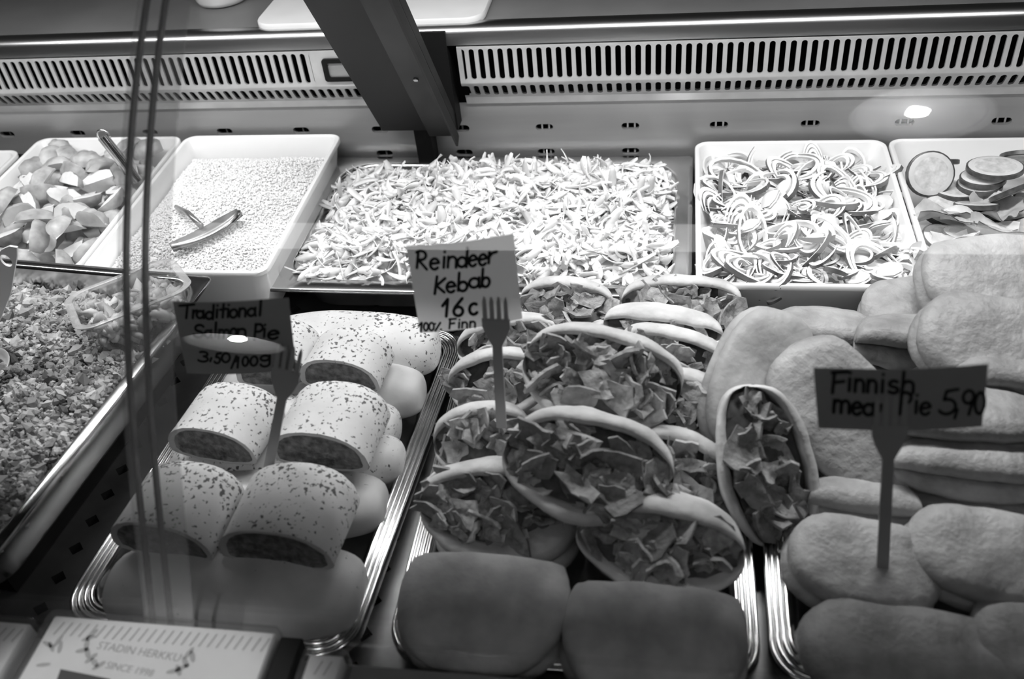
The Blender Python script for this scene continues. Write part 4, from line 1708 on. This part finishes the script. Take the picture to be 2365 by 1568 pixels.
Y2 = atz(1155, 958, .125).y
l1 = Z2([('R', 140, 245, 272), ('e', 258, 345, 275), ('i', 360, 400, 258), ('n', 405, 495, 255), ('d', 490, 580, 250), ('e', 580, 655, 245), ('e', 660, 735, 240), ('r', 730, 820, 225)])
l2 = Z2([('K', 295, 400, 470), ('e', 395, 480, 460), ('b', 490, 580, 448), ('a', 585, 680, 420), ('b', 685, 760, 418)])
l3 = Z2([('1', 360, 440, 660), ('6', 445, 550, 655), ('c', 585, 665, 640)])
l4 = Z2([('1', 160, 215, 800), ('0', 205, 250, 790), ('0', 250, 300, 785), ('%', 290, 365, 780), ('F', 420, 480, 755), ('i', 490, 520, 752), ('n', 525, 580, 750), ('n', 590, 645, 745)])
price_card('price_card', 'hand-written white card reading Reindeer Kebab in the middle of the case', [(938, 568), (1186, 540), (1206, 736), (970, 769)], Y2, MT['card_thin'],
           [(l1, 25, 7.0), (l2, 24, 7.0), (l3, 25, 7.5), (l4, 13, 5.0)])
fork('plastic fork holding the Reindeer Kebab card, stuck in a pita', Y2, (1141, 688), (1148, 800), (1156, 955), .0122)

# card 3: Finnish meat Pie 5,90   (zoom scale 4.683, origin 1860,800)
def Z3(lst):
    return [(c, 1860 + a / 4.683, 1860 + b / 4.683, 800 + y / 4.683) for c, a, b, y in lst]


Y3 = atz(2040, 1290, .076).y
l1 = Z3([('F', 275, 455, 480), ('i', 440, 500, 460), ('n', 520, 640, 465), ('n', 655, 775, 465), ('i', 790, 855, 460), ('s', 875, 1010, 465), ('h', 1020, 1175, 465)])
l2 = Z3([('m', 295, 480, 700), ('e', 490, 610, 710), ('a', 615, 745, 710), ("'", 750, 850, 780), ('P', 1000, 1150, 660), ('i', 1140, 1230, 680), ('e', 1220, 1350, 700), ('5', 1430, 1640, 705), (',', 1580, 1670, 700), ('9', 1680, 1830, 720), ('0', 1810, 1945, 720)])
price_card('price_card', 'hand-written dark card reading Finnish meat Pie over the meat pies', [(1879, 852), (2282, 839), (2268, 985), (1890, 988)], Y3, MT['card'],
           [(l1, 28, 8.0), (l2[:4], 28, 8.0), (l2[4:7], 28, 7.5), (l2[7:], 36, 7.5)])
fork('plastic fork holding the Finnish meat pie card, stuck in a pie', Y3, (2058, 915), (2052, 1062), (2040, 1288), .0125)


# ================================================================== THINGS IN THE CRUMB PAN
tubc = Vector(atz(300, 688, .140))
tub = thing('plastic_tub', 'clear square plastic tub of chopped filling standing in the crumb pan', 'tub', (tubc.x, tubc.y, .088), (math.radians(-13), 0, math.radians(40)))
h = .052
rings = [rrect(0, 0, .048, .048, .02, 0, 8), rrect(0, 0, .050, .050, .02, .003, 8), rrect(0, 0, .058, .058, .022, h, 8)]
v, f = loft(rings, cap=False)
f.append(tuple(range(len(rings[0]) - 1, -1, -1)))
mesh('wall', v, f, MT['tub'], tub, sharp=50)
rings = [rrect(0, 0, .0575, .0575, .022, h - .001, 8), rrect(0, 0, .064, .064, .024, h, 8), rrect(0, 0, .066, .066, .025, h + .0025, 8), rrect(0, 0, .063, .063, .024, h + .004, 8), rrect(0, 0, .058, .058, .022, h + .002, 8)]
v, f = loft(rings, cap=False)
mesh('tub_rim', v, f, MT['tub_rim'], tub, sharp=60)
n = 900
x, y = .046 * RNG.uniform(-1, 1, n), .046 * RNG.uniform(-1, 1, n)
z = .030 + .010 * RNG.uniform(-1, 1, n) + .004 * np.sin(x * 90)
b = RNG.gamma(3.0, .0011, n) + .0018
s = np.stack([b * RNG.uniform(.9, 1.9, n), b * RNG.uniform(.7, 1.2, n), b * RNG.uniform(.6, 1.1, n)], -1)
o = scatter('chopped_filling', jit, ICO_F, np.stack([x, y, z], -1), rand_rot(n), s, MT['crumb'], tub, np.clip(RNG.normal(1.05, .3, n), .25, 1.5), True)
o['kind'] = 'stuff'

# white spoon handle with a hole, leaning out of the pan
Yh = -.20
sp = thing('serving_spoon', 'white plastic spoon handle with a hanging hole over the crumb pan', 'spoon', aty(-30, 830, Yh))
l0 = sp.location.copy()
hole_c = aty(14, 602, Yh) - l0
outl = [aty(x, y, Yh) - l0 for x, y in ((-60, 830), (-4, 830), (10, 760), (24, 680), (36, 610), (42, 576), (36, 568), (18, 569), (2, 578), (-12, 600), (-60, 640))]
MT['spoon'] = pbr('white_spoon_plastic', .8, .35)
cen = hole_c
holepts = [cen + Vector((.0062 * math.cos(2 * math.pi * k / 22), 0, .0078 * math.sin(2 * math.pi * k / 22))) for k in range(22)]


def resample(poly, n):
    seg = [(poly[i], poly[(i + 1) % len(poly)]) for i in range(len(poly))]
    tot = sum((b - a).length for a, b in seg)
    out, acc, k = [], 0, 0
    for a, b in seg:
        l = (b - a).length
        while k < n and acc + l >= tot * k / n:
            out.append(a.lerp(b, (tot * k / n - acc) / l))
            k += 1
        acc += l
    return out


# outer points matched to the hole by angle
ang_of = lambda p: math.atan2(p.z - cen.z, p.x - cen.x)
outr = []
dense = resample(outl, 400)
for hp in holepts:
    a = ang_of(hp)
    outr.append(min(dense, key=lambda p: abs((ang_of(p) - a + math.pi) % (2 * math.pi) - math.pi)))
n = 22
dn = Vector((0, .0025, 0))
v = outr + holepts + [p + dn for p in outr] + [p + dn for p in holepts]
f = []
for i in range(n):
    j = (i + 1) % n
    f += [(i, j, n + j, n + i), (2 * n + j, 2 * n + i, 3 * n + i, 3 * n + j), (n + i, n + j, 3 * n + j, 3 * n + i), (j, i, 2 * n + i, 2 * n + j)]
mesh('handle', v, f, MT['spoon'], sp, smooth=False)
pb = [aty(x, y, Yh) - l0 for x, y in ((-70, 700), (-2, 830), (-16, 900), (-70, 900))]
MB().prism(pb, dn).build('shaft', MT['spoon'], sp)

ld = thing('ladle', 'white plastic ladle bowl resting on the crumbs at the picture edge', 'ladle', atz(-22, 850, .104))
rings = []
for q, (r_, z_) in enumerate([(.002, -.006), (.014, -.0045), (.021, 0), (.024, .006), (.0228, .006), (.019, .0015), (.012, -.002), (.002, -.003)]):
    rings.append([(r_ * 1.05 * math.cos(2 * math.pi * k / 24), r_ * math.sin(2 * math.pi * k / 24), z_) for k in range(24)])
mesh('bowl', *loft(rings), MT['spoon'], ld, sharp=60, rot=(math.radians(14), 0, 0))
MB().tube([(-.02, .0, .005), (-.06, .005, .02), (-.11, .01, .05)], .005, 8).build('handle', MT['spoon'], ld, smooth=True)


# ================================================================== FRONT LEDGE THINGS
def slab(mb, x0, x1, y0, y1, z0, z1, r=.004):
    rings = [rrect((x0 + x1) / 2, (y0 + y1) / 2, (x1 - x0) / 2 - .0015, (y1 - y0) / 2 - .0015, r, z0, 4), rrect((x0 + x1) / 2, (y0 + y1) / 2, (x1 - x0) / 2, (y1 - y0) / 2, r, z0 + .002, 4),
             rrect((x0 + x1) / 2, (y0 + y1) / 2, (x1 - x0) / 2, (y1 - y0) / 2, r, z1 - .002, 4), rrect((x0 + x1) / 2, (y0 + y1) / 2, (x1 - x0) / 2 - .0015, (y1 - y0) / 2 - .0015, r, z1, 4)]
    return mb.add(*loft(rings))


def text_mesh(txt, size):
    c = bpy.data.curves.new('print_text', 'FONT')
    c.body = txt
    c.size = size
    c.align_x = 'CENTER'
    c.resolution_u = 3
    o = bpy.data.objects.new('print_text', c)
    scene.collection.objects.link(o)
    dg = bpy.context.evaluated_depsgraph_get()
    me = bpy.data.meshes.new_from_object(o.evaluated_get(dg))
    bpy.data.objects.remove(o)
    v = [tuple(p.co) for p in me.vertices]
    f = [tuple(p.vertices) for p in me.polygons]
    bpy.data.meshes.remove(me)
    return v, f


def holder(label, x0, x1, y0, y1, z0, z1, prints=True, rz=0.0):
    t = thing('leaflet_holder', label, 'leaflet holder', ((x0 + x1) / 2, (y0 + y1) / 2, z0), (0, 0, rz), 'leaflet holders on the front ledge')
    hx, hy, hz = (x1 - x0) / 2, (y1 - y0) / 2, z1 - z0
    slab(MB(), -hx, hx, -hy, hy, 0, hz, .006).build('clear_cover', MT['holder'], t, smooth=True, sharp=40)
    lf = slab(MB(), -hx + .005, hx - .004, -hy + .004, hy - .005, .001, hz - .003, .002).build('leaflets', MT['card_white'], t, smooth=True, sharp=40)
    zt = hz - .0026
    if prints:
        st_ = MB()
        k = 0
        xx = -hx + .016
        while xx < hx - .008:
            st_.add([(xx - .0025, hy - .023, zt), (xx - .001, hy - .023, zt), (xx + .0025, hy - .011, zt), (xx + .001, hy - .011, zt)], [(0, 1, 2, 3)])
            xx += .0074
        st_.build('printed_stripes', MT['print'], lf)
    return t, lf, zt, hx, hy


ZL = .0935
bz = .118
b0, b1 = atz(128, 1400, bz), atz(645, 1458, bz)
# printed holder with the wreath
t, lf, zt, hx, hy = holder('clear leaflet holder printed with a wreath and STADIN HERKKU, in front of the glass joint', b0.x - .004, b1.x, b0.y - .135, b0.y - .001, ZL, bz, rz=0)
org = Vector(t.location)


def loc(px, py):
    return atz(px, py, ZL + zt) - org


def print_text(txt, p0, p1, name):
    a, b = loc(*p0), loc(*p1)
    v, f = text_mesh(txt, 1.0)
    xs_ = [p[0] for p in v]
    w = max(xs_) - min(xs_)
    s = (b - a).length / w
    an = math.atan2(b.y - a.y, b.x - a.x)
    mid = (a + b) / 2
    out = []
    for (x, y, z) in v:
        X_, Y_ = (x - (max(xs_) + min(xs_)) / 2) * s, y * s
        out.append((mid.x + X_ * math.cos(an) - Y_ * math.sin(an), mid.y + X_ * math.sin(an) + Y_ * math.cos(an), zt + .0001))
    mesh(name, out, f, MT['print'], lf, smooth=False)


print_text('STADIN HERKKU', (222, 1498), (412, 1528), 'printed_title')
print_text('SINCE 1998', (242, 1543), (350, 1563), 'printed_subtitle')
wr = MB()


def leafdot(px, py, an, l=.0058, w=.0021):
    c = loc(px, py)
    ca, sa = math.cos(an), math.sin(an)
    pts = [(l * math.cos(t), w * math.sin(t)) for t in [k * math.pi / 4 for k in range(8)]]
    wr.add([(c.x + x * ca - y * sa, c.y + x * sa + y * ca, zt + .0001) for x, y in pts], [tuple(range(8))])


for (px, py, an) in ((212, 1464, 1.0), (204, 1474, .5), (200, 1488, 1.9), (190, 1502, .3), (202, 1508, 2.2), (210, 1520, 1.0), (218, 1530, 2.5), (228, 1537, .8), (436, 1508, 1.2), (444, 1516, 2.1), (428, 1530, 2.3), (420, 1542, .6), (412, 1548, 2.2), (400, 1550, .3)):
    leafdot(px, py, an)
for (px, py, an) in ((110, 1488, -.4), (118, 1493, -.8), (134, 1480, 1.4), (138, 1494, 1.9), (100, 1535, .2)):
    leafdot(px, py, an, .0062, .0017)
wr.build('printed_wreath', MT['print'], lf)
q = [loc(x, y) for x, y in ((140, 1545), (255, 1568), (250, 1620), (120, 1600))]
mesh('printed_block', [(p.x, p.y, zt + .0001) for p in q][::-1], [(0, 1, 2, 3)], MT['print_dark'], lf, smooth=False)
# its neighbours
a0 = atz(88, 1412, bz)
holder('clear leaflet holder at the picture corner, mostly out of frame', a0.x - .19, a0.x - .002, a0.y - .135, a0.y - .002, ZL, bz - .004)
c0, c1 = atz(648, 1462, bz - .006), atz(702, 1470, bz - .006)
cbx = thing('dark_box', 'narrow dark box between the two leaflet holders', 'box', ((c0.x + c1.x) / 2, c0.y - .07, ZL))
slab(MB(), -(c1.x - c0.x) / 2 + .0005, (c1.x - c0.x) / 2 - .0005, -.065, .068, 0, bz - .006 - ZL, .002).build('carton', MT['black_metal'], cbx, smooth=True, sharp=40)
d0, d1 = atz(706, 1480, bz - .004), atz(806, 1500, bz - .004)
holder('small clear holder of white leaflets beside the dark box', d0.x, d1.x, d0.y - .12, d0.y - .003, ZL, bz - .004, prints=True)

# ================================================================== WORKTOP THINGS
bc = thing('cutting_board', 'white plastic cutting board with rounded corners on the steel worktop', 'cutting board', (0, 0, WT_Z))
p0, p1 = atz(622, 56, WT_Z + .01), atz(1092, 38, WT_Z + .01)
bc.location = ((p0.x + p1.x) / 2 - .005, p0.y + .148, WT_Z)
bhx = (p1.x - p0.x) / 2 + .018
rings = [rrect(0, 0, bhx, .15, .025, .001, 6), rrect(0, 0, bhx + .001, .151, .025, .003, 6), rrect(0, 0, bhx + .001, .151, .025, .009, 6), rrect(0, 0, bhx, .15, .025, .011, 6)]
mesh('board', *loft(rings), MT['board'], bc, sharp=40)
jp = atz(505, 14, WT_Z)
jr = thing('jar', 'squat frosted jar standing on the steel worktop', 'jar', (jp.x, jp.y + .022, WT_Z + .0005))
rings = [[(r_ * math.cos(2 * math.pi * k / 28), r_ * math.sin(2 * math.pi * k / 28), z_) for k in range(28)] for r_, z_ in ((.030, 0), (.037, .002), (.040, .008), (.041, .05), (.038, .06))]
mesh('jar_body', *loft(rings), MT['jar'], jr, sharp=50)
rings = [[(r_ * math.cos(2 * math.pi * k / 28), r_ * math.sin(2 * math.pi * k / 28), z_) for k in range(28)] for r_, z_ in ((.040, .06), (.040, .072), (.037, .074))]
mesh('lid', *loft(rings), MT['white'], jr, sharp=50)

# ================================================================== LAMPS THE GLASS REFLECTS, PLUS AN ADDED SPOT OVER THE LEDGE
def pendant(label, P, R_):
    t = thing('pendant_lamp', label, 'lamp', P, group='pendant lamps over the customers')
    prof = [(.20, .62), (.30, .60), (.62, .38), (.92, .10), (1.0, 0), (.985, .004), (.90, .12), (.60, .37), (.28, .56), (.05, .57)]
    rings = [[(R_ * r_ * math.cos(2 * math.pi * k / 36), R_ * r_ * math.sin(2 * math.pi * k / 36), R_ * z_) for k in range(36)] for r_, z_ in prof]
    v, f = loft(rings, cap=True)
    mi = [0] * (36 * 4) + [1] * (36 * 5) + [0, 1]
    mesh('shade', v, f, [MT['lamp_out'], MT['lamp_shade']], t, mi=mi)
    rings = [[(R_ * r_ * math.cos(2 * math.pi * k / 16), R_ * r_ * math.sin(2 * math.pi * k / 16), R_ * z_) for k in range(16)] for r_, z_ in ((.02, .16), (.12, .19), (.17, .28), (.14, .38), (.08, .46), (.08, .58))]
    mesh('bulb', *loft(rings), MT['bulb'], t)
    MB().tube([(0, 0, R_ * .6), (0, 0, R_ * .6 + .9)], .004, 6).build('cord', MT['black'], t)
    return t


pendant('pendant lamp hanging above the customer side, mirrored over the vent grille', (0.358 + .232 * 1.75, -.313 - .40 * 1.75, .435 + .887 * 1.75), .165)
pendant('pendant lamp hanging further back, mirrored on the salmon price card', (-.133 - .436 * 3.9, -.421 - .80 * 3.9, .309 + .414 * 3.9), .24)
bt = thing('batten_light', 'long flat panel batten light above the customer side', 'lamp', (.35, -1.50, 1.56))
MB().prism([(-1.45, .056, .056), (-1.45, .026, .086), (-1.45, -.086, -.026), (-1.45, -.056, -.056)], (2.85, 0, 0)).build('housing', MT['white'], bt)
MB().prism([(-1.43, .054, .050), (-1.43, .052, .052), (-1.43, -.052, -.052), (-1.43, -.050, -.054)], (2.81, 0, 0)).build('diffuser', MT['tube'], bt)

sl = thing('ledge_fill_spot', 'added spot lamp out of view that brightens the leaflet holders', 'lamp', (-.42, -.98, 1.75))  # added lamp, unseen, only there to brighten the leaflet holders
tgt = Vector((-.20, -.68, .10)) - Vector(sl.location)
sl.rotation_euler = tgt.to_track_quat('-Z', 'Y').to_euler()
rings = [[(r_ * math.cos(2 * math.pi * k / 20), r_ * math.sin(2 * math.pi * k / 20), z_) for k in range(20)] for r_, z_ in ((.01, .14), (.035, .13), (.045, .02), (.045, -.03), (.042, -.03), (.040, .015), (.01, .02))]
mesh('housing', *loft(rings), MT['black'], sl, sharp=50)
d_ = bpy.data.lights.new('ledge_fill_light', 'SPOT')
d_.energy, d_.spot_size, d_.spot_blend, d_.shadow_soft_size = 60.0, math.radians(12), .4, .02
o = bpy.data.objects.new('ledge_fill_light', d_)
put(o, sl)
o.location = (0, 0, -.005)
